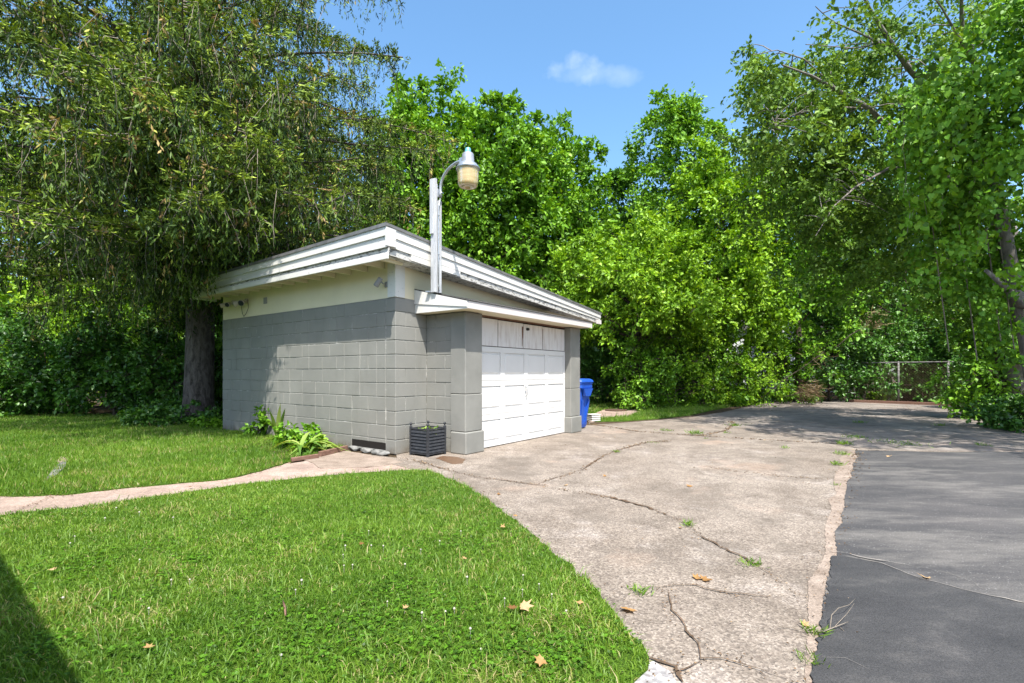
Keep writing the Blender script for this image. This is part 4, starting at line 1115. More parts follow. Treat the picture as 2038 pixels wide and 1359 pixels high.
bgtree(1265, 16.5, 470, 740, 330, 'lime_tree', 'low spreading lime green tree over the blue bin', 'lime', 26, 260, 38000, .125, clump_r=.62, sprigs=20, lower=-.5)
bgtree(1440, 18.5, 300, 720, 230, 'lime_tree', 'lime green tree behind the far left end of the paving', 'lime', 27, 240, 34000, .15, clump_r=.75, sprigs=20)
bgtree(1590, 20.0, 330, 700, 300, 'broad_tree', 'broad shaded green tree behind the fence in the middle of the right side', 'maple', 28, 230, 30000, .17, clump_r=.85, sprigs=10)
bgtree(1800, 23.0, 260, 690, 320, 'broad_tree', 'dense green tree behind the vine covered tree at the right', 'deep', 29, 230, 28000, .17, clump_r=.85, sprigs=10)
bgtree(60, 22.0, 330, 640, 420, 'lit_tree', 'sunlit green tree seen under the spruce at the far left', 'lime', 30, 200, 13000, .24, clump_r=1.0)
bgtree(330, 23.0, 330, 640, 360, 'lit_tree', 'sunlit green tree seen behind the spruce trunk', 'deep', 31, 200, 12000, .24, clump_r=1.0)
bgtree(620, 24.0, 330, 640, 360, 'lit_tree', 'green tree behind the garage roof and the spruce', 'deep', 32, 200, 12000, .24, clump_r=1.0)

# ------------------------------------------------------------------ hedges and thickets (each bush a thing)
def bush(px, Y, top, wpx, label, mat, seed, nleaf, leaf, group, cat='bush', **kw):
    x, y = at(px, Y); zt = cz(top, Y); rx = wpx / 2 / F * Y
    return tree('bush', label, (x, y), zt, (x, y, zt * .45), (rx, kw.pop('ry', rx * .7), zt * .58), kw.pop('nclump', 90), nleaf, leaf, mat, seed, clump_r=kw.pop('clump_r', .42), trunk_r=.05, cat=cat, group=group, limbs=24, lower=-2, shell=2.6,
                cull=lambda P: P[:, 2] > 0.02, **kw)
gl = 'bushes of the left hedge'
bush(-60, 13.5, 610, 300, 'leafy bush of the left hedge cut by the left edge of the photo', 'deep', 41, 9000, .12, gl)
bush(90, 14.0, 620, 260, 'dark bush of the left hedge second from the left edge', 'deep', 42, 10000, .12, gl)
bush(230, 13.6, 640, 240, 'dark glossy bush in the middle of the left hedge', 'deep', 43, 10000, .11, gl)
bush(345, 13.2, 660, 170, 'dark bush of the left hedge beside the spruce trunk', 'deep', 44, 7000, .11, gl)
bush(430, 14.5, 560, 150, 'bush glimpsed between the spruce trunk and the garage wall', 'maple', 45, 8000, .13, gl)
bush(20, 16.0, 540, 320, 'sunlit tall bush behind the left hedge near the left edge', 'lime', 46, 9000, .15, gl, nclump=110, clump_r=.6)
bush(230, 16.5, 560, 320, 'sunlit tall bush behind the left hedge in its middle', 'lime', 47, 9000, .15, gl, nclump=110, clump_r=.6)
gr_ = 'bushes along the chain link fence'
bush(1215, 18.6, 640, 150, 'dark bush directly behind the blue bin at the left end of the fence', 'deep', 51, 9000, .11, gr_)
bush(1275, 15.9, 640, 140, 'leafy bush hiding the trunk of the low lime tree', 'maple', 84, 9000, .095, gr_)
bush(1345, 17.0, 600, 150, 'green bush right of the lime tree trunk', 'lime', 85, 9000, .095, gr_)
bush(1310, 18.4, 650, 160, 'dark bush behind the back lawn, right of the bush behind the bin', 'deep', 52, 10000, .105, gr_)
bush(1400, 18.0, 640, 160, 'pale green flecked bush at the middle of the back lawn', 'maple', 53, 10000, .10, gr_)
bush(1475, 18.0, 690, 120, 'bright low bush where the back lawn meets the paving', 'lime', 54, 7000, .10, gr_)
bush(1560, 19.6, 640, 170, 'green bush behind the far end of the paving', 'maple', 55, 9000, .11, gr_)
bush(1650, 20.3, 610, 170, 'bush behind the left end of the timber kerb', 'deep', 56, 9000, .12, gr_)
bush(1750, 20.6, 620, 180, 'dark bush behind the middle of the timber kerb', 'deep', 57, 9000, .12, gr_)
bush(1860, 20.7, 600, 190, 'dark bush behind the bare fence post', 'deep', 58, 9000, .12, gr_)
bush(1965, 19.3, 560, 200, 'dark bush behind the right end of the fence', 'deep', 59, 10000, .12, gr_)
bush(2075, 15.0, 600, 180, 'dark bush at the right edge of the photo beyond the paving', 'deep', 60, 9000, .12, gr_)
bush(1985, 12.6, 430, 170, 'tall dark leafy mass below the vine at the right edge', 'maple', 81, 11000, .11, gr_, nclump=130)
bush(1900, 21.5, 480, 190, 'tall shaded bush behind the bare fence post and its neighbour bush', 'maple', 82, 10000, .11, gr_, nclump=130)
tree('shade_tree', 'leafy tree just off the right edge whose boughs shade the far paving', (12.6, 5.2), 9, (9.8, 5.1, 7.4), (3.9, 3.0, 1.9), 150, 15000, .15, 'maple', 83, clump_r=.75, trunk_r=.2, limbs=30)
bush(1968, 16.0, 690, 110, 'low leafy bush covering the right end of the fence', 'deep', 86, 6000, .10, gr_)
bush(1925, 19.4, 640, 150, 'dense dark bush right behind the right end of the fence', 'deep', 89, 9000, .11, gr_)
# far wood: one mass
def wood():
    r = np.random.default_rng(77); Ps = []; Ds = []; Ns = []; Rs = []
    for k, a in enumerate(np.linspace(-52, 52, 26)):
        Y = 34 + 3 * math.sin(k * 1.7); X = math.tan(R(a * .92)) * Y
        h = 9.0 + 2.2 * math.sin(k * 2.3) - (3.2 if 2 < X < 12 else 0) - (2 if X < -14 else 0)
        P, D, N, rn, *_ = crown_points((X, Y, h * .48), (4.6, 3, h * .52), 60, 3000, 1.3, 300 + k)
        Ps.append(P); Ds.append(D); Ns.append(N); Rs.append(rn * .8)
    P = np.vstack(Ps); k = P[:, 2] > 0; 
    o = leaves_mesh('distant_wood', P[k], np.vstack(Ds)[k], np.vstack(Ns)[k], r.uniform(.35, .75, k.sum()), np.concatenate(Rs)[k], .7, .14, M['deep'])
    tag(o, 'green woodland closing the view behind the trees', None, None, 'stuff')
wood()

# ------------------------------------------------------------------ leaning tree at right with bare grey limbs
def right_tree():
    bx_, by_ = at(2030, 12.6)
    t = thing('leaning_tree', 'tree with long pale bare limbs reaching left across the sky at upper right', 'tree', (bx_, by_, 0))
    off = Vector((bx_, by_, 0))
    def WP(l, Y0, Y1):
        n = len(l); return [W(x, y, Y0 + (Y1 - Y0) * i / max(1, n - 1)) - off for i, (x, y) in enumerate(l)]
    tr = MB()
    tr.tube([Vector((0.1, 0.1, -.1)), Vector((.05, 0, .4))] + WP([(2034, 640), (2022, 560), (2005, 480), (1985, 420)], 12.2, 11.3), [.42, .36, .30, .27, .24, .20], 14)
    tr.build('trunk', M['grey_bark'], t)
    limbs = [([(1985, 420), (1930, 380), (1868, 340), (1820, 300), (1788, 269), (1753, 238), (1727, 216), (1665, 177), (1612, 146), (1560, 128)], 11.8, 10.4, .13),
             ([(1985, 420), (1950, 300), (1880, 210), (1817, 143), (1784, 104), (1753, 53), (1727, 18), (1700, -40)], 11.8, 10.2, .12),
             ([(1784, 104), (1753, 86), (1710, 66), (1665, 46), (1640, 30), (1623, 12)], 10.6, 10.2, .035),
             ([(1985, 420), (1960, 260), (1930, 108), (1919, 53), (1912, -10), (1900, -90)], 11.8, 10.6, .11),
             ([(1930, 108), (1905, 70), (1870, 14), (1840, -30)], 11.0, 10.6, .05),
             ([(1753, 86), (1700, 94), (1640, 92), (1600, 84)], 10.5, 10.2, .022),
             ([(1868, 340), (1775, 331), (1700, 375), (1656, 415), (1620, 470)], 11.6, 11.0, .05),
             ([(2034, 600), (1990, 560), (1940, 530), (1890, 520)], 12.4, 11.6, .09),
             ([(1727, 216), (1650, 215), (1580, 230), (1520, 260)], 10.9, 10.5, .03),
             ([(1665, 177), (1600, 120), (1550, 100), (1500, 110)], 10.7, 10.3, .025)]
    bb = MB(); segs = []
    for l, a, b, r0 in limbs:
        w = WP(l, a - .5, b - 1.1); n = len(w)
        rj = random.Random(int(r0 * 1e4) + n)
        w = [w[0]] + [q + Vector((rj.uniform(-.04, .04), rj.uniform(-.04, .04), rj.uniform(-.04, .04))) for q in w[1:]]
        bb.tube(w, [max(.007, r0 * .75 * (1 - .85 * i / (n - 1))) for i in range(n)], 8, cap=False)
        segs += [(w[i], w[i + 1]) for i in range(n - 1)]
    r = np.random.default_rng(5)
    P = []; D = []; Rn = []
    # leaf clumps: centres in picture areas the crown fills
    C = []
    for (px, py, sx, sy, Y, n) in [(1560, 200, 80, 75, 10.6, 46), (1500, 170, 30, 60, 10.5, 10), (1650, 260, 120, 80, 11.2, 80), (1760, 60, 100, 50, 11.0, 24), (1700, 150, 70, 50, 11.2, 20),
                                   (1620, 380, 130, 90, 11.6, 80), (1760, 430, 130, 90, 12.2, 70), (1900, 60, 70, 70, 11.4, 18), (1850, 230, 60, 60, 11.2, 30), (1960, 30, 60, 50, 11.0, 18), (1700, 520, 130, 60, 12.6, 46), (1880, 560, 110, 70, 12.6, 36), (1640, 140, 50, 40, 10.6, 10)]:
        for _ in range(n):
            C.append((W(px + r.normal() * sx * .62, py + r.normal() * sy * .62, Y + r.normal() * .9) - off, r.uniform(.28, .55)))
    for c, cr_ in C:
        # nearest limb point -> thin twig
        sg_ = min(segs, key=lambda s: (s[0] - c).length); st_ = sg_[0].lerp(sg_[1], float(r.random()))
        if (st_ - c).length < 1.3 and r.random() < .5:
            bb.tube(limb_path(st_, c, .1, random.Random(int(r.integers(1e6))), 4), [.012, .009, .006, .004], 4, cap=False)
        nt = 9; cb = r.random()
        for k in range(nt):
            d = unit(r.normal(size=3) * [1, 1, .6]); ln = cr_ * r.uniform(.7, 1.5)
            m = 12; tt = np.linspace(.15, 1, m)
            pp = np.array(c) + d * (ln * tt)[:, None] + np.array([0, 0, -1]) * (ln * .38 * tt ** 2)[:, None] + r.normal(size=(m, 3)) * .025
            P.append(pp); D.append(d * .5 + r.normal(size=(m, 3)) * .6 + [0, 0, -.45]); Rn.append(np.clip(.5 * r.random(m) + .45 * cb, 0, 1))
    tag(bb.build('branches', M['grey_bark'], t), kind='stuff')
    P = np.vstack(P); D = np.vstack(D); Rn = np.concatenate(Rn)
    N = r.normal(size=P.shape) * .7 + [0, -.2, .5]
    leaves_mesh('crown', P, D, N, r.uniform(.06, .14, len(P)), Rn, .56, .10, M['willow'], t)
right_tree()

# vine draped over a dead trunk at the right edge
def vine():
    bx_, by_ = at(2075, 9.6)
    t = thing('vine_covered_tree', 'tree smothered in large leaved green vine along the right edge of the photo', 'tree', (bx_, by_, 0))
    off = Vector((bx_, by_, 0)); r = np.random.default_rng(9)
    P = []; D = []; N = []; Rn = []; S = []
    blobs = [(1990, 150, 60, 60, 8.6, 40), (1900, 210, 60, 45, 8.8, 40), (1850, 300, 40, 60, 8.9, 28), (1960, 310, 60, 80, 8.8, 54), (2050, 250, 50, 110, 8.7, 50), (1900, 420, 55, 60, 9.2, 50),
             (2050, 520, 20, 80, 9.3, 16), (1950, 560, 55, 50, 9.6, 34), (1860, 160, 28, 26, 8.7, 16), (2080, 60, 60, 90, 8.6, 44), (2090, 430, 25, 160, 8.8, 40), (2020, 40, 40, 40, 8.7, 16), (1900, 500, 60, 50, 9.6, 26), (1990, 660, 30, 40, 10.4, 20)]
    stems = MB()
    for (px, py, sx, sy, Y, n) in blobs:
        for _ in range(n):
            c = np.array(W(px + r.normal() * sx * .72, py + r.normal() * sy * .72, Y + r.normal() * .6) - off)
            cb = r.random(); m = 40
            d = unit(r.normal(size=(m, 3))); rad = r.uniform(.18, .42) * r.random(m) ** .5
            pp = c + d * rad[:, None] * [1, 1, 1.1]
            P.append(pp); D.append(r.normal(size=(m, 3)) * .5 + [0, -.2, -.8]); N.append(d * .5 + r.normal(size=(m, 3)) * .7 + [0, -.35, .6])
            Rn.append(np.clip(.45 * r.random(m) + .55 * cb, 0, 1)); S.append(r.uniform(.06, .15, m))
    for k in range(26):   # hanging tendrils of the largest leaves
        c = np.array(W(r.uniform(1790, 1990), r.uniform(150, 420), 8.5) - off); L = r.uniform(.3, .9)
        stems.tube([Vector(c), Vector(c + [.05, 0, -L * .5]), Vector(c + [-.05, -.05, -L])], [.006, .005, .003], 4, cap=False)
        m = 12; tt = r.random(m)[:, None]
        P.append(c + tt * np.array([[-.03, 0, -L]]) + r.normal(size=(m, 3)) * .05); D.append(r.normal(size=(m, 3)) * .5 + [0, -.3, -.8]); N.append(r.normal(size=(m, 3)) * .3 + [0, -.8, .5])
        Rn.append(r.uniform(.5, 1, m)); S.append(r.uniform(.12, .19, m))
    for k in range(5):
        x = r.uniform(1850, 2060); y0 = r.uniform(500, 640)
        stems.tube([W(x + 20, y0 + 150, 9.4) - off, W(x, y0, 9.2) - off, W(x - 20, y0 - 150, 9.0) - off, W(x - 60, y0 - 300, 8.8) - off], [.010, .010, .008, .005], 5, cap=False)
    P = np.vstack(P); D = np.vstack(D); N = np.vstack(N); Rn = np.concatenate(Rn); S = np.concatenate(S)
    heart_mesh('vine_leaves', P, D, N, S * .72, Rn, M['maple'], t)
    tr = MB(); tr.tube([(0, 0, -.1), (0, 0, .4)] + [W(a, b, 9.4 - i * .08) - off for i, (a, b) in enumerate([(2062, 760), (2042, 660), (2020, 580), (2006, 500), (1990, 420), (1975, 330)])], [.24, .20, .16, .13, .12, .11, .10, .07], 14)
    tr.tube([W(2034, 610, 9.2) - off, W(2000, 570, 8.9) - off, W(1962, 538, 8.8) - off], [.07, .05, .03], 10)
    tr.build('trunk', M['grey_bark'], t)
    stems.build('stems', M['twig'], t)
vine()

# ------------------------------------------------------------------ chain link fence
def fence():
    A = Vector((*at(1170, 19.2), 0)); B = Vector((*at(1700, 20.4), 0)); Cc = Vector((*at(2000, 17.0), 0))
    A = Vector((2.4, 19.4, 0)); 
    t = thing('chain_link_fence', 'rusty chain link fence with a pale top rail at the far end of the paving', 'fence', A)
    H = 1.58
    def post(p, h=H):
        MB().tube([p - A, p - A + Vector((0, 0, h))], .033, 10).lathe([(.036, h), (.036, h + .02), (.015, h + .05), (0, h + .052)], 10, ((p - A).x, (p - A).y)).build('post', M['oldgalv'], t)
    P_ = []
    for a, b, n in ((A, B, 4), (B, Cc, 3)):
        for i in range(n): P_.append(a.lerp(b, i / n))
    P_.append(Cc); 
    P_ = [p for p in P_]
    for p in P_: post(p)
    rail = MB(); rail.tube([p - A + Vector((0, 0, H + .01)) for p in P_], .024, 8); rail.build('top_rail', M['oldgalv'], t)
    wv = []; wf = []
    def strand(p, q, r=.0035):
        d = (q - p); u = Vector((0, 0, 1)).cross(d).normalized() * r; v = d.cross(u).normalized() * r
        o = len(wv)
        for e in (p, q):
            for k in (u, v, -(u + v)): wv.append(tuple(e + k))
        for k in range(3): wf.append((o + k, o + (k + 1) % 3, o + 3 + (k + 1) % 3, o + 3 + k))
    hh = H - .03
    for a, b in ((A, B), (B, Cc)):
        L = (b - a).length; d = (b - a) / L; s = .10; n = int((L + hh) / s)
        for i in range(-int(hh / s), int(L / s) + 1):
            for sg in (1, -1):
                x0 = i * s if sg == 1 else i * s + hh; x1 = x0 + sg * hh
                z0, z1 = .03, .03 + hh
                # clip
                def clip(xa, za, xb, zb):
                    if xa < 0: f = (0 - xa) / (xb - xa); return 0, za + (zb - za) * f
                    if xa > L: f = (L - xa) / (xb - xa); return L, za + (zb - za) * f
                    return xa, za
                if max(x0, x1) <= 0 or min(x0, x1) >= L: continue
                xa, za = clip(x0, z0, x1, z1); xb, zb = clip(x1, z1, x0, z0)
                strand(a + d * xa - A + Vector((0, 0, za)), a + d * xb - A + Vector((0, 0, zb)))
    me = fast_mesh('wire_mesh', np.array(wv), np.array(wf)); link('wire_mesh', me, M['iron'], t)
    # a brown wooden stake that leans near the right end
    s = MB(); q = Vector((*at(1975, 16.2), 0)); s.tube([q, q + Vector((.03, 0, .7)), q + Vector((.08, 0, 1.3))], [.05, .045, .03], 8)
    o = s.build('wooden_stake', M['bark']); tag(o, 'brown weathered stake standing before the right end of the fence', 'stake')
fence()

# neighbours glimpsed through the leaves
def shed(px, Y, w, d, h, label, cat, rz, name, roofm='roofing'):
    x, y = at(px, Y)
    t = thing(name, label, cat, (x, y, 0), rz)
    MB().box(-w / 2, w / 2, -d / 2, d / 2, 0, h).build('wall', M['siding'], t)
    n = int(h / .18)
    for k in range(n):
        MB().hexa([(-w / 2 - .02, -d / 2 - .03, k * .18), (w / 2 + .02, -d / 2 - .03, k * .18), (w / 2 + .02, -d / 2 - .001, k * .18), (-w / 2 - .02, -d / 2 - .001, k * .18),
                   (-w / 2 - .02, -d / 2 - .008, k * .18 + .18), (w / 2 + .02, -d / 2 - .008, k * .18 + .18), (w / 2 + .02, -d / 2 - .001, k * .18 + .18), (-w / 2 - .02, -d / 2 - .001, k * .18 + .18)]).build('siding_board', M['siding'], t)
    pk = h + w * .28
    g_ = MB(); g_.add([(-w / 2, -d / 2, h), (w / 2, -d / 2, h), (0, -d / 2, pk), (-w / 2, d / 2, h), (w / 2, d / 2, h), (0, d / 2, pk)], [(0, 1, 2), (5, 4, 3), (0, 3, 4, 1)]); g_.build('gable', M['siding'], t)
    e = .3
    rf = MB()
    for s in (-1, 1):
        rf.hexa([(s * (w / 2 + e), -d / 2 - e, h - e * .56), (0, -d / 2 - e, pk), (0, d / 2 + e, pk), (s * (w / 2 + e), d / 2 + e, h - e * .56),
                 (s * (w / 2 + e), -d / 2 - e, h - e * .56 + .1), (0, -d / 2 - e, pk + .1), (0, d / 2 + e, pk + .1), (s * (w / 2 + e), d / 2 + e, h - e * .56 + .1)])
    rf.build('roof', M[roofm], t)
    return t
s1 = shed(1262, 26, 2.4, 2.4, 2.3, 'small white sided shed glimpsed through the bushes right of the bin', 'shed', R(-12), 'shed')
s2 = shed(1500, 33, 9, 6, 2.7, 'pale sided neighbouring house glimpsed through the thicket', 'house', R(6), 'house')
for k in (-2.6, -.2, 2.6):
    w_ = MB().box(k - .5, k + .5, -3.06, -3.035, 1.1, 2.1).build('window', M['glass'], s2)
    MB().box(k - .56, k + .56, -3.075, -3.045, 1.03, 1.095).box(k - .56, k + .56, -3.075, -3.045, 2.105, 2.17).box(k - .56, k - .505, -3.075, -3.045, 1.095, 2.105).box(k + .505, k + .56, -3.075, -3.045, 1.095, 2.105).build('frame', M['white'], w_)

# the house behind and left of the camera; only its shadow on the lawn shows
def house():
    p0 = Vector(G(0, 1100)) ; p1 = Vector(G(165, 1359))
    d = (p0 - p1).normalized()        # along the eave, away to the left
    H = 3.0
    sh = Vector((SUN.x / SUN.z * H, SUN.y / SUN.z * H))
    e1 = p1 + sh - d * 3.6; ang = math.atan2(d.y, d.x)
    t = thing('house', 'house beside the camera whose straight eave shades the lower left lawn', 'house', (e1.x, e1.y, 0), ang)
    # local: x along the eave, +y is the side away from the lawn (left/back)
    MB().box(0.3, 11.5, .35, 8, 0, H - .15).build('wall', M['siding'], t)
    rf = MB(); rf.hexa([(0, 0, H - .14), (12, 0, H - .14), (12, 4.2, H + 1.3), (0, 4.2, H + 1.3), (0, 0, H), (12, 0, H), (12, 4.2, H + 1.45), (0, 4.2, H + 1.45)])
    rf.hexa([(0, 4.2, H + 1.3), (12, 4.2, H + 1.3), (12, 8.4, H - .14), (0, 8.4, H - .14), (0, 4.2, H + 1.45), (12, 4.2, H + 1.45), (12, 8.4, H), (0, 8.4, H)])
    rf.build('roof', M['roofing'], t)
house()

# ------------------------------------------------------------------ low plants
def strap_plant(c, n, L, label, name='lily_plant', seed=0, droop=1.0, w=.035, mat='hosta', spread=.08, cat='plant'):
    r = random.Random(seed); t = thing(name, label, cat, (c[0], c[1], .01))
    V = []; Fc = []; Rn = []
    for k in range(n):
        a = r.uniform(0, 2 * math.pi); l = L * r.uniform(.6, 1.1); up = r.uniform(.5, 1.0); dr = droop * r.uniform(.5, 1.3)
        bx0, by0 = r.uniform(-spread, spread), r.uniform(-spread, spread)
        o = len(V); m = 7; rn = r.random()
        for i in range(m):
            q = i / (m - 1); out = l * (.25 * q + .55 * q * q * dr); z = l * (up * q * 1.1 - dr * .85 * q ** 2.3)
            ww = w * (.6 + .7 * math.sin(min(1, q * 1.15) * math.pi * .9)) * (1 - q ** 4) + .001
            px_, py_ = bx0 + math.cos(a) * out, by0 + math.sin(a) * out
            nx, ny = -math.sin(a) * ww, math.cos(a) * ww
            V += [(px_ + nx, py_ + ny, max(.005, z) + ww * .35), (px_, py_, max(.003, z)), (px_ - nx, py_ - ny, max(.005, z) + ww * .35)]
        for i in range(m - 1):
            b = o + i * 3
            Fc += [(b, b + 1, b + 4, b + 3), (b + 1, b + 2, b + 5, b + 4)]; Rn += [rn, rn]
    me = fast_mesh('leaves', np.array(V), np.array(Fc), np.array(Rn), True); link('leaves', me, M[mat], t)
    return t
strap_plant(G(610, 903), 26, .62, 'pale green strap leaved plant drooping over the timber edging', 'lily_plant', 1, 1.1, .030)
strap_plant(G(640, 899), 12, .30, 'small half wilted strap leaved plant at the right end of the flower bed', 'lily_plant', 2, 1.4, .026)
strap_plant(G(551, 872), 9, .62, 'upright blue green sword leaved iris against the garage wall', 'iris_plant', 3, .12, .030, 'hosta', .04)
strap_plant(G(553, 886), 12, .42, 'low sprawling grassy leaved iris at the left of the flower bed', 'iris_plant', 4, 1.0, .014, 'grass', .06)
def leafy(px, py, r_, h, label, mat, seed, nleaf=700, leaf=.07, name='leafy_plant', cat='plant', group=None, ry=None, width=.7):
    x, y = G(px, py)
    t = tree(name, label, (x, y), h, (x, y, h * .5), (r_, ry or r_, h * .55), max(10, nleaf // 45), nleaf, leaf, mat, seed, clump_r=min(.16, h * .4), trunk_r=.008, cat=cat, group=group, limbs=10, lower=-2, cull=lambda P: P[:, 2] > .015, twigs=False, width=width)
    return t
leafy(590, 893, .26, .34, 'bushy bright green leafy plant behind the strap leaved plant', 'maple', 61, 520, .075)
leafy(620, 885, .25, .30, 'leafy green plant against the wall at the right of the flower bed', 'maple', 62, 500, .07)
leafy(517, 868, .20, .42, 'dark heart leaved plant against the shaded part of the garage wall', 'maple', 63, 420, .09)
leafy(665, 886, .16, .16, 'thin weedy seedlings at the wall above the brown edging board', 'willow', 64, 160, .04)
leafy(360, 842, 1.0, .42, 'low leafy ground cover round the foot of the spruce trunk', 'deep', 65, 5200, .085, 'ground_cover_plant')
leafy(300, 838, .7, .28, 'low leafy ground cover left of the spruce trunk', 'maple', 66, 2400, .075, 'ground_cover_plant')
leafy(425, 850, .45, .20, 'low leafy ground cover between the spruce and the garage wall', 'maple', 67, 1500, .07, 'ground_cover_plant')
leafy(352, 800, .4, 1.3, 'leafy climber on the left side of the spruce trunk', 'deep', 68, 1500, .10, 'climbing_plant')
leafy(1440, 806, .75, .48, 'mound of pale green leafy weeds at the edge of the back lawn', 'maple', 69, 3600, .10, 'weed_mound')
leafy(1500, 800, .8, .40, 'mound of weeds where the paving meets the thicket', 'deep', 70, 2600, .10, 'weed_mound')
leafy(1590, 797, 1.0, .35, 'low sunlit weeds along the far edge of the paving', 'lime', 71, 2200, .11, 'weed_mound')
leafy(2030, 856, .62, .62, 'glossy green ivy like bush at the right edge of the shaded paving', 'deep', 72, 3800, .085, 'ivy_bush', ry=.9)
leafy(1975, 835, .5, .30, 'trailing green ivy left of the glossy bush at the right edge', 'deep', 73, 1300, .08, 'ivy_bush')
leafy(1745, 799, .35, .30, 'sunlit clump of young leaves behind the timber kerb', 'lime', 74, 500, .12, 'leafy_plant')
leafy(1900, 805, .9, .30, 'low dark weeds behind the right end of the timber kerb', 'deep', 75, 1800, .10, 'leafy_plant')
leafy(2040, 826, .9, 1.6, 'dark undergrowth at the foot of the leaning tree', 'deep', 76, 4500, .11, 'undergrowth_bush', 'bush')
# planter's few leaves
px_, py_ = LW(.30, -.36).x, LW(.30, -.36).y
def sprig():
    r = np.random.default_rng(4); n = 60
    P = np.stack([r.uniform(-.13, .13, n) + px_, r.uniform(-.13, .13, n) + py_, .335 + r.uniform(0, .05, n)], 1)
    t = thing('seedlings', 'pale green seedlings growing inside the black slatted planter', 'plant', (px_, py_, .335))
    leaves_mesh('leaves', P - [px_, py_, .335], r.normal(size=(n, 3)) + [0, 0, .3], r.normal(size=(n, 3)) * .3 + [0, 0, 1], r.uniform(.03, .06, n), r.random(n), .8, .1, M['hosta'], t)
sprig()
# dead brown branch pile leaning in the thicket
def dead_branch(pts, Y, label, seed, n=260):
    w = [W(x, y, Y) for x, y in pts]; b = w[0]
    t = thing('dead_branch', label, 'branch', (b.x, b.y, b.z))
    r = np.random.default_rng(seed)
    MB().tube([p - b for p in w], [.018 * (1 - .7 * i / len(w)) for i in range(len(w))], 6).build('stem', M['bark'], t)
    e = np.array(w[-1] - b); a = np.array(w[len(w) // 2] - b)
    tt = r.random(n)[:, None]; P = a + (e - a) * tt + r.normal(size=(n, 3)) * .16
    D = (e - a) / np.linalg.norm(e - a) + r.normal(size=(n, 3)) * .5 + [0, 0, -.5]
    tag(needles_mesh('dead_twigs', P, D, r.uniform(.15, .4, n), r.random(n), .007, M['dead'], t), kind='stuff')
dead_branch([(1660, 695), (1690, 668), (1720, 650), (1745, 628)], 17.0, 'dead brown branch hanging in the thicket above the fence rail', 1)
dead_branch([(1520, 790), (1560, 755), (1600, 730), (1640, 700)], 17.2, 'dark fallen branch slanting up from the edge of the paving', 2, 60)
dead_branch([(1560, 790), (1590, 782), (1620, 775)], 18.0, 'heap of brown dead twigs at the far edge of the paving', 3, 500)

# ------------------------------------------------------------------ grass
def blades(name, poly, dens, h, w, seed, zb=0.010, fall=None, extra=None, lean=0.45, keep=None, simple=False):
    r = np.random.default_rng(seed)
    P = np.array(poly); x0, y0 = P.min(0); x1, y1 = P.max(0)
    x0 = max(x0, -15); x1 = min(x1, 15); y0 = max(y0, 0.9)
    n = int((x1 - x0) * (y1 - y0) * dens)
    x = r.uniform(x0, x1, n); y = r.uniform(y0, y1, n)
    k = inpoly(x, y, poly) & (np.abs(x) < y * 1.35 + 1.2)
    if fall: k &= r.random(n) < fall(x, y)
    if keep is not None: k &= keep(x, y)
    x, y = x[k], y[k]; n = len(x)
    # patchiness
    pt = .5 + .5 * np.sin(x * 2.1 + np.sin(y * 1.3) * 2) * np.cos(y * 1.7 + x * .6); pt2 = .5 + .5 * np.sin(x * 6.3 + y * 4.1) * np.sin(y * 7.7 - x * 3.3)
    grow = 1 + .02 * 0 * y
    hh = h * r.uniform(.4, 1.15, n) * (.62 + .42 * pt2 + .22 * (np.sin(x * 9 + 3 * np.sin(y * 4)) * np.sin(y * 11 + x) > .2)) * (r.random(n) < .985) + (r.random(n) < .015) * h * r.uniform(1.2, 1.9, n)
    ww = w * r.uniform(.6, 1.3, n)
    a = r.uniform(0, 2 * np.pi, n); ln = lean * r.uniform(.2, 1.6, n)
    dx, dy = np.cos(a), np.sin(a)
    a2 = r.uniform(0, 2 * np.pi, n); sx, sy = np.cos(a2) * ww, np.sin(a2) * ww
    V = np.zeros((n, 5, 3), np.float32)
    V[:, 0] = np.stack([x - sx, y - sy, np.full(n, zb)], 1); V[:, 1] = np.stack([x + sx, y + sy, np.full(n, zb)], 1)
    mx, my, mz = x + dx * hh * ln * .3, y + dy * hh * ln * .3, zb + hh * .6
    V[:, 2] = np.stack([mx + sx * .8, my + sy * .8, mz], 1); V[:, 3] = np.stack([mx - sx * .8, my - sy * .8, mz], 1)
    V[:, 4] = np.stack([x + dx * hh * ln, y + dy * hh * ln, zb + hh * (1 - .25 * ln)], 1)
    b = (np.arange(n) * 5)[:, None]
    T = np.concatenate([b + [[0, 1, 2]], b + [[0, 2, 3]], b + [[3, 2, 4]]], 1).reshape(-1, 3)
    big = .5 + .25 * np.sin(x * 1.1 + 2.2 * np.sin(y * .9 + 1)) + .25 * np.sin(y * 2.6 + 1.7 * np.sin(x * 1.9)); mot = np.sin(x * 13 + 2 * np.sin(y * 9)) * np.sin(y * 15 + 2 * np.sin(x * 11))
    if simple:
        V = V[:, [0, 1, 4]].copy(); V[:, 0, :2] -= (V[:, 1, :2] - V[:, 0, :2]) * .25; T = (np.arange(n) * 3)[:, None] + [[0, 1, 2]]
    rn = np.clip(.55 * r.random(n) + .34 * big + .10 * pt2 + .10 * mot, 0, .93)
    dry = r.random(n) < (.03 + .22 * np.clip(pt2 * (1 - pt) * 2 - .35 + .2 * mot, 0, 1)); rn[dry] = r.uniform(.95, 1, dry.sum())
    me = fast_mesh(name, V.reshape(-1, 3), T, rn if simple else np.repeat(rn, 3))
    o = link(name, me, M['grass']); tag(o, extra, None, None, 'stuff'); return o
blades('grass', near_lawn, 10500, .040, .0025, 1, fall=lambda x, y: np.clip(2.6 / y, 0.30, 1) ** 1.25, extra='short mown grass of the near lawn', lean=.95)
blades('grass', left_lawn, 4300, .060, .0042, 2, fall=lambda x, y: np.clip(6.0 / y, 0.2, 1) ** 1.3, extra='grass of the lawn between the path and the left hedge', simple=True)
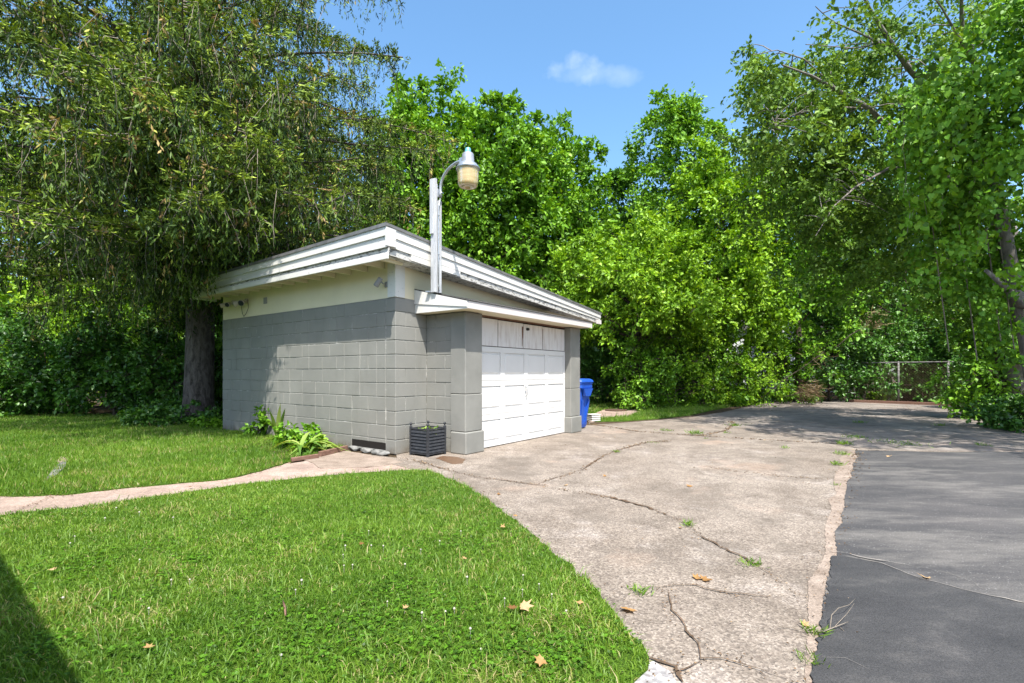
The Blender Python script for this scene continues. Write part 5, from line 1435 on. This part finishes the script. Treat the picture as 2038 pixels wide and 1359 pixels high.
blades('grass', back_lawn, 1900, .10, .007, 3, fall=lambda x, y: np.clip(12.0 / y, 0.2, 1), extra='longer grass of the lawn behind the garage', simple=True,
       keep=lambda x, y: ~inpoly(x, y, [G(1168, 842), G(1170, 829), G(1200, 817), G(1260, 815), G(1276, 820), G(1250, 830), G(1190, 834)]))
# ragged tall edge blades along the lawn borders
def edge_blades():
    r = np.random.default_rng(8); pts = jag(path_lo, .03, .02, 5) + jag(drive_edge[:-1], .03, .02, 6) + jag(path_up[1:], .03, .03, 7)
    poly = []
    return pts
def tuft(px, py, label, n=26, h=.07, seed=0, spread=.06, name='weed_tuft', w=.004, mat='grass'):
    r = np.random.default_rng(seed + 900); x, y = G(px, py)
    h *= .62; spread *= .85
    t = thing(name, label, 'weed', (x, y, .005), 0, 'weeds growing in the cracks of the paving')
    bx0 = r.normal(size=(n, 2)) * spread * .5
    a = r.uniform(0, 6.28, n); hh = h * r.uniform(.4, 1.2, n)
    P = np.stack([bx0[:, 0], bx0[:, 1], np.zeros(n)], 1)
    D = np.stack([np.cos(a) * .8, np.sin(a) * .8, r.uniform(.3, 1.2, n)], 1)
    leaves_mesh('leaves', P, D, r.normal(size=(n, 3)) + [0, 0, .5], hh, r.uniform(.1, .9, n), w, .05, M[mat], t)
tufts = [(1370, 1047, 'spiky green weed on the long crack right of the small red leaf', 46, .10, .05),
         (1492, 1124, 'dark leafy weed at the lower end of the long diagonal crack', 70, .07, .08),
         (1275, 1181, 'grey green weed on the crack near the lawn edge', 60, .07, .07),
         (1622, 1264, 'weed in the dirt strip where the fallen twig lies', 50, .10, .06),
         (1614, 1318, 'lowest weed in the dirt strip at the bottom of the photo', 36, .08, .06),
         (1680, 885, 'bright weed tuft at the top of the dirt strip beside the asphalt corner', 90, .16, .12),
         (1674, 905, 'yellowish weed tuft second from the top of the dirt strip', 80, .12, .12),
         (1667, 926, 'weed tuft third from the top of the dirt strip', 70, .12, .09),
         (1664, 967, 'tiny weed low in the dirt strip below the three tufts', 24, .08, .04),
         (1228, 901, 'small weed on the crack in front of the garage door', 40, .10, .06),
         (1384, 864, 'larger weed tuft where two cracks meet beyond the door', 90, .18, .16),
         (1325, 858, 'long low weed on the joint right of the garage door', 70, .12, .18),
         (1462, 848, 'weed tuft on the short crack pointing to the shade', 80, .14, .12),
         (1446, 863, 'little weed at the foot of the short crack', 30, .12, .08),
         (1562, 893, 'lone small weed in the middle of the far concrete', 40, .10, .07),
         (1405, 874, 'tiny weed just below the joint of the cracks', 24, .08, .08),
         (1790, 884, 'line of weeds along the shaded joint before the asphalt', 110, .14, .45),
         (1700, 872, 'weeds at the left end of the shaded joint', 70, .14, .22),
         (1872, 848, 'sunlit yellow green weed in the tree shade', 50, .14, .12),
         (1712, 842, 'weed in the shade beyond the paving joint', 60, .14, .2),
         (1958, 888, 'weed near the right edge above the asphalt', 50, .12, .14),
         (1300, 882, 'dry brownish weed flat on the crack before the door', 50, .06, .18)]
for i, (a, b, lb_, n, h, s) in enumerate(tufts): tuft(a, b, lb_, n, h, i, s, w=.16 if i in (1, 2) else .10)
# clover
def clover():
    r = np.random.default_rng(3)
    mb = MB(); C = [(620, 1200), (700, 1080), (160, 1060), (300, 1180), (1000, 1250), (960, 1180), (860, 1100), (240, 1120), (760, 1150), (1090, 1200)]
    for cxp, cyp in C:
        for k in range(4):
            px_, py_ = cxp + r.normal() * 70, cyp + r.normal() * 38
            if py_ < 960: continue
            x, y = G(px_, py_)
            if not inpoly(np.array([x]), np.array([y]), near_lawn)[0]: continue
            z = .035 + r.uniform(0, .02); rr = r.uniform(.0045, .0075)
            mb.tube([(x, y, .01), (x, y, z)], .0012, 3, cap=False)
            mb.lathe([(0, z - .001), (rr, z + rr * .4), (rr * .95, z + rr), (rr * .5, z + rr * 1.6), (0, z + rr * 1.8)], 7, (x, y))
    o = mb.build('clover_flowers', M['clover']); tag(o, 'tiny white clover flowers scattered through the near lawn', None, None, 'stuff')
clover()
def clover_leaves():
    r = np.random.default_rng(31); X = []; 
    for k in range(60):
        c = np.array(G(r.uniform(-300, 1260), 945 + 420 * r.random() ** 1.2)); m = int(r.uniform(20, 110)); X.append(c + r.normal(size=(m, 2)) * r.uniform(.05, .22))
    X = np.vstack(X); X = X[inpoly(X[:, 0], X[:, 1], near_lawn)]; n = len(X); X = np.repeat(X, 3, 0)
    a = (np.tile([0, 2.09, 4.19], n) + np.repeat(r.uniform(0, 6, n), 3)); z = np.repeat(r.uniform(.024, .042, n), 3)
    P = np.column_stack([X, z]); D = np.column_stack([np.cos(a), np.sin(a), np.full(3 * n, .1)])
    o = leaves_mesh('clover_leaves', P, D, r.normal(size=(3 * n, 3)) * .25 + [0, 0, 1], r.uniform(.010, .017, 3 * n), np.repeat(r.uniform(.0, .42, n), 3), .95, .08, M['maple'])
    tag(o, 'small round clover leaves mixed into the near lawn', None, None, 'stuff')
clover_leaves()

# ------------------------------------------------------------------ fallen leaves and twig
def maple_leaf(px, py, size, label, seed, z=.0, mat='dry', group='fallen dry leaves'):
    r = random.Random(seed); x, y = G(px, py)
    out = []
    prof = [(0, 1.0), (14, .62), (30, .58), (48, .95), (62, .60), (82, .50), (100, .82), (118, .48), (150, .40), (172, .30), (180, .12)]
    prof = prof + [(360 - a, rr) for a, rr in prof[-2:0:-1]]
    cl = r.uniform(.25, .6); ax = r.uniform(0, 3.14)
    V = [(0, 0, 0.004)]
    for a, rr in prof:
        aa = R(a); rr *= size * r.uniform(.85, 1.1); X, Y = math.cos(aa) * rr, math.sin(aa) * rr
        q = (X * math.cos(ax) + Y * math.sin(ax)); V.append((X, Y, .004 + cl * q * q / size + r.uniform(0, .08) * size))
    n = len(V) - 1
    Fc = [(0, i + 1, (i + 1) % n + 1) for i in range(n)]
    me = fast_mesh('fallen_leaf', np.array(V), np.array(Fc), np.full(n, r.random()) + np.random.default_rng(seed).uniform(-.1, .1, n))
    o = link('fallen_leaf', me, M[mat], None, (x, y, z)); o.rotation_euler = (r.uniform(-.2, .2), r.uniform(-.2, .2), r.uniform(0, 6.28))
    tag(o, label, 'leaf', group)
lf = [(1042, 1224, .055, 'large pale lobed dry leaf low on the lawn near the drive edge', .04), (1020, 1228, .035, 'folded pale leaf left of the large pale lobed leaf', .04),
      (1000, 1062, .032, 'tan dry leaf high on the lawn near the drive edge', .045), (926, 1127, .026, 'tan leaf in the middle of the right lawn', .045), (720, 1097, .024, 'small brown leaf in the middle of the lawn', .045),
      (1250, 1216, .055, 'orange brown leaf on the drive right beside the lawn edge', .004), (1150, 1214, .035, 'brown leaf sunk in grass left of the orange leaf', .035), (1078, 1336, .040, 'rust orange leaf at the bottom of the lawn', .04),
      (808, 1229, .022, 'small pale pinkish leaf low in the middle of the lawn', .045), (1353, 1052, .022, 'small red brown leaf at the long crack beside the spiky weed', .003), (1385, 1152, .045, 'left leaf of the orange brown row on the drive', .003), (1402, 1156, .05, 'right leaf of the orange brown row on the drive', .003),
      (1846, 1156, .045, 'dry tan leaf on the asphalt beside the pale crack', .012), (1372, 968, .05, 'dark brown leaf debris on the upper drive', .003), (1127, 967, .035, 'curled brown leaf on the drive left of the crack', .003), (992, 985, .030, 'brown leaf on the drive near the tip of the lawn', .003),
      (1027, 1037, .030, 'white pale leaf at the lawn edge', .04), (296, 1311, .028, 'pale pink leaf at the bottom left of the lawn', .045), (1205, 948, .035, 'small brown leaf on the drive before the garage door', .003),
      (1600, 1245, .03, 'dark curled leaf beside the fallen twig', .003), (1770, 910, .05, 'pale dry leaf at the top of the asphalt', .012), (105, 1150, .028, 'orange brown leaf near the shadow edge in the left lawn', .045), (380, 972, .03, 'tan leaf at the upper edge of the path', .012), (1935, 798, .10, 'orange leaf litter beyond the end of the paving', .01)]
for i, (a, b, s, lab, z) in enumerate(lf): maple_leaf(a, b, s, lab, 50 + i, z)
def twig():
    p = lambda a, b, z=.012: Vector((*G(a, b), z)); b0 = p(1550, 1252)
    t = thing('twig', 'forked grey twig lying across the edge of the drive and the asphalt', 'twig', b0)
    MB().tube([Vector((0, 0, .0)), p(1575, 1253) - b0, p(1610, 1262) - b0, p(1640, 1265, .02) - b0, p(1668, 1258, .03) - b0, p(1688, 1250, .03) - b0], [.0015, .002, .003, .003, .002, .0015], 6).build('stem', M['twig'], t)
    MB().tube([p(1652, 1262, .025) - b0, p(1655, 1245, .05) - b0, p(1668, 1235, .06) - b0, p(1690, 1228, .06) - b0, p(1702, 1215, .06) - b0], [.002, .002, .0015, .0012, .001], 6).build('side_twig', M['twig'], t)
    MB().tube([p(1662, 1259, .03) - b0, p(1685, 1243, .05) - b0, p(1700, 1225, .06) - b0], [.0016, .0013, .001], 6).build('side_twig', M['twig'], t)
    MB().tube([p(1672, 1257, .02) - b0, p(1682, 1262, .01) - b0, p(1688, 1272, .01) - b0], [.0016, .0013, .001], 6).build('side_twig', M['twig'], t)
twig()
q = MB(); a_ = Vector((*G(563, 1215), .05)); b_ = Vector((*G(568, 1245), .05)); q.tube([a_, (a_ + b_) / 2 + Vector((.004, 0, .003)), b_], [.003, .006, .004], 6)
tag(q.build('stick', M['timber']), 'short reddish stick lying in the middle of the near lawn', 'stick')

def debris():
    r = np.random.default_rng(44); X = []; Z = []
    for pts in CRACK_PTS[:12]:
        p = np.array(pts); n = int(len(p) * 4.5); q = p[r.integers(0, len(p), n)]; X.append(q + r.normal(size=(n, 2)) * .03); Z.append(np.full(n, .006))
    for line, n, sp, zz in ((drive_edge[:-2], 260, .05, .006), (path_up[1:], 300, .035, .004), (asph_left[:-2], 520, .06, .010), (path_lo[1:], 120, .03, .004)):
        p = np.array(jag(line, .01, .03, 3)); q = p[r.integers(0, len(p), n)]; X.append(q + r.normal(size=(n, 2)) * sp); Z.append(np.full(n, zz))
    n = 260; y = 2 + 14 * r.random(n) ** 1.4; X.append(np.column_stack([.2 + y * r.uniform(.0, .62, n), y])); Z.append(np.full(n, .012))
    n = 500; X.append(np.column_stack([r.uniform(6, 15, n), r.uniform(15, 19, n)])); Z.append(np.full(n, .012))
    X = np.vstack(X); Z = np.concatenate(Z); n = len(X); a = r.uniform(0, 6.28, n)
    o = leaves_mesh('debris', np.column_stack([X, Z]), np.column_stack([np.cos(a), np.sin(a), r.uniform(0, .25, n)]), r.normal(size=(n, 3)) * .3 + [0, 0, 1], r.uniform(.006, .026, n) * np.clip(X[:, 1] / 5, .7, 1.8), r.random(n), .5, .15, M['crumbs'])
    tag(o, 'crumbled brown leaves and grit along the cracks and edges', None, None, 'stuff')
debris()
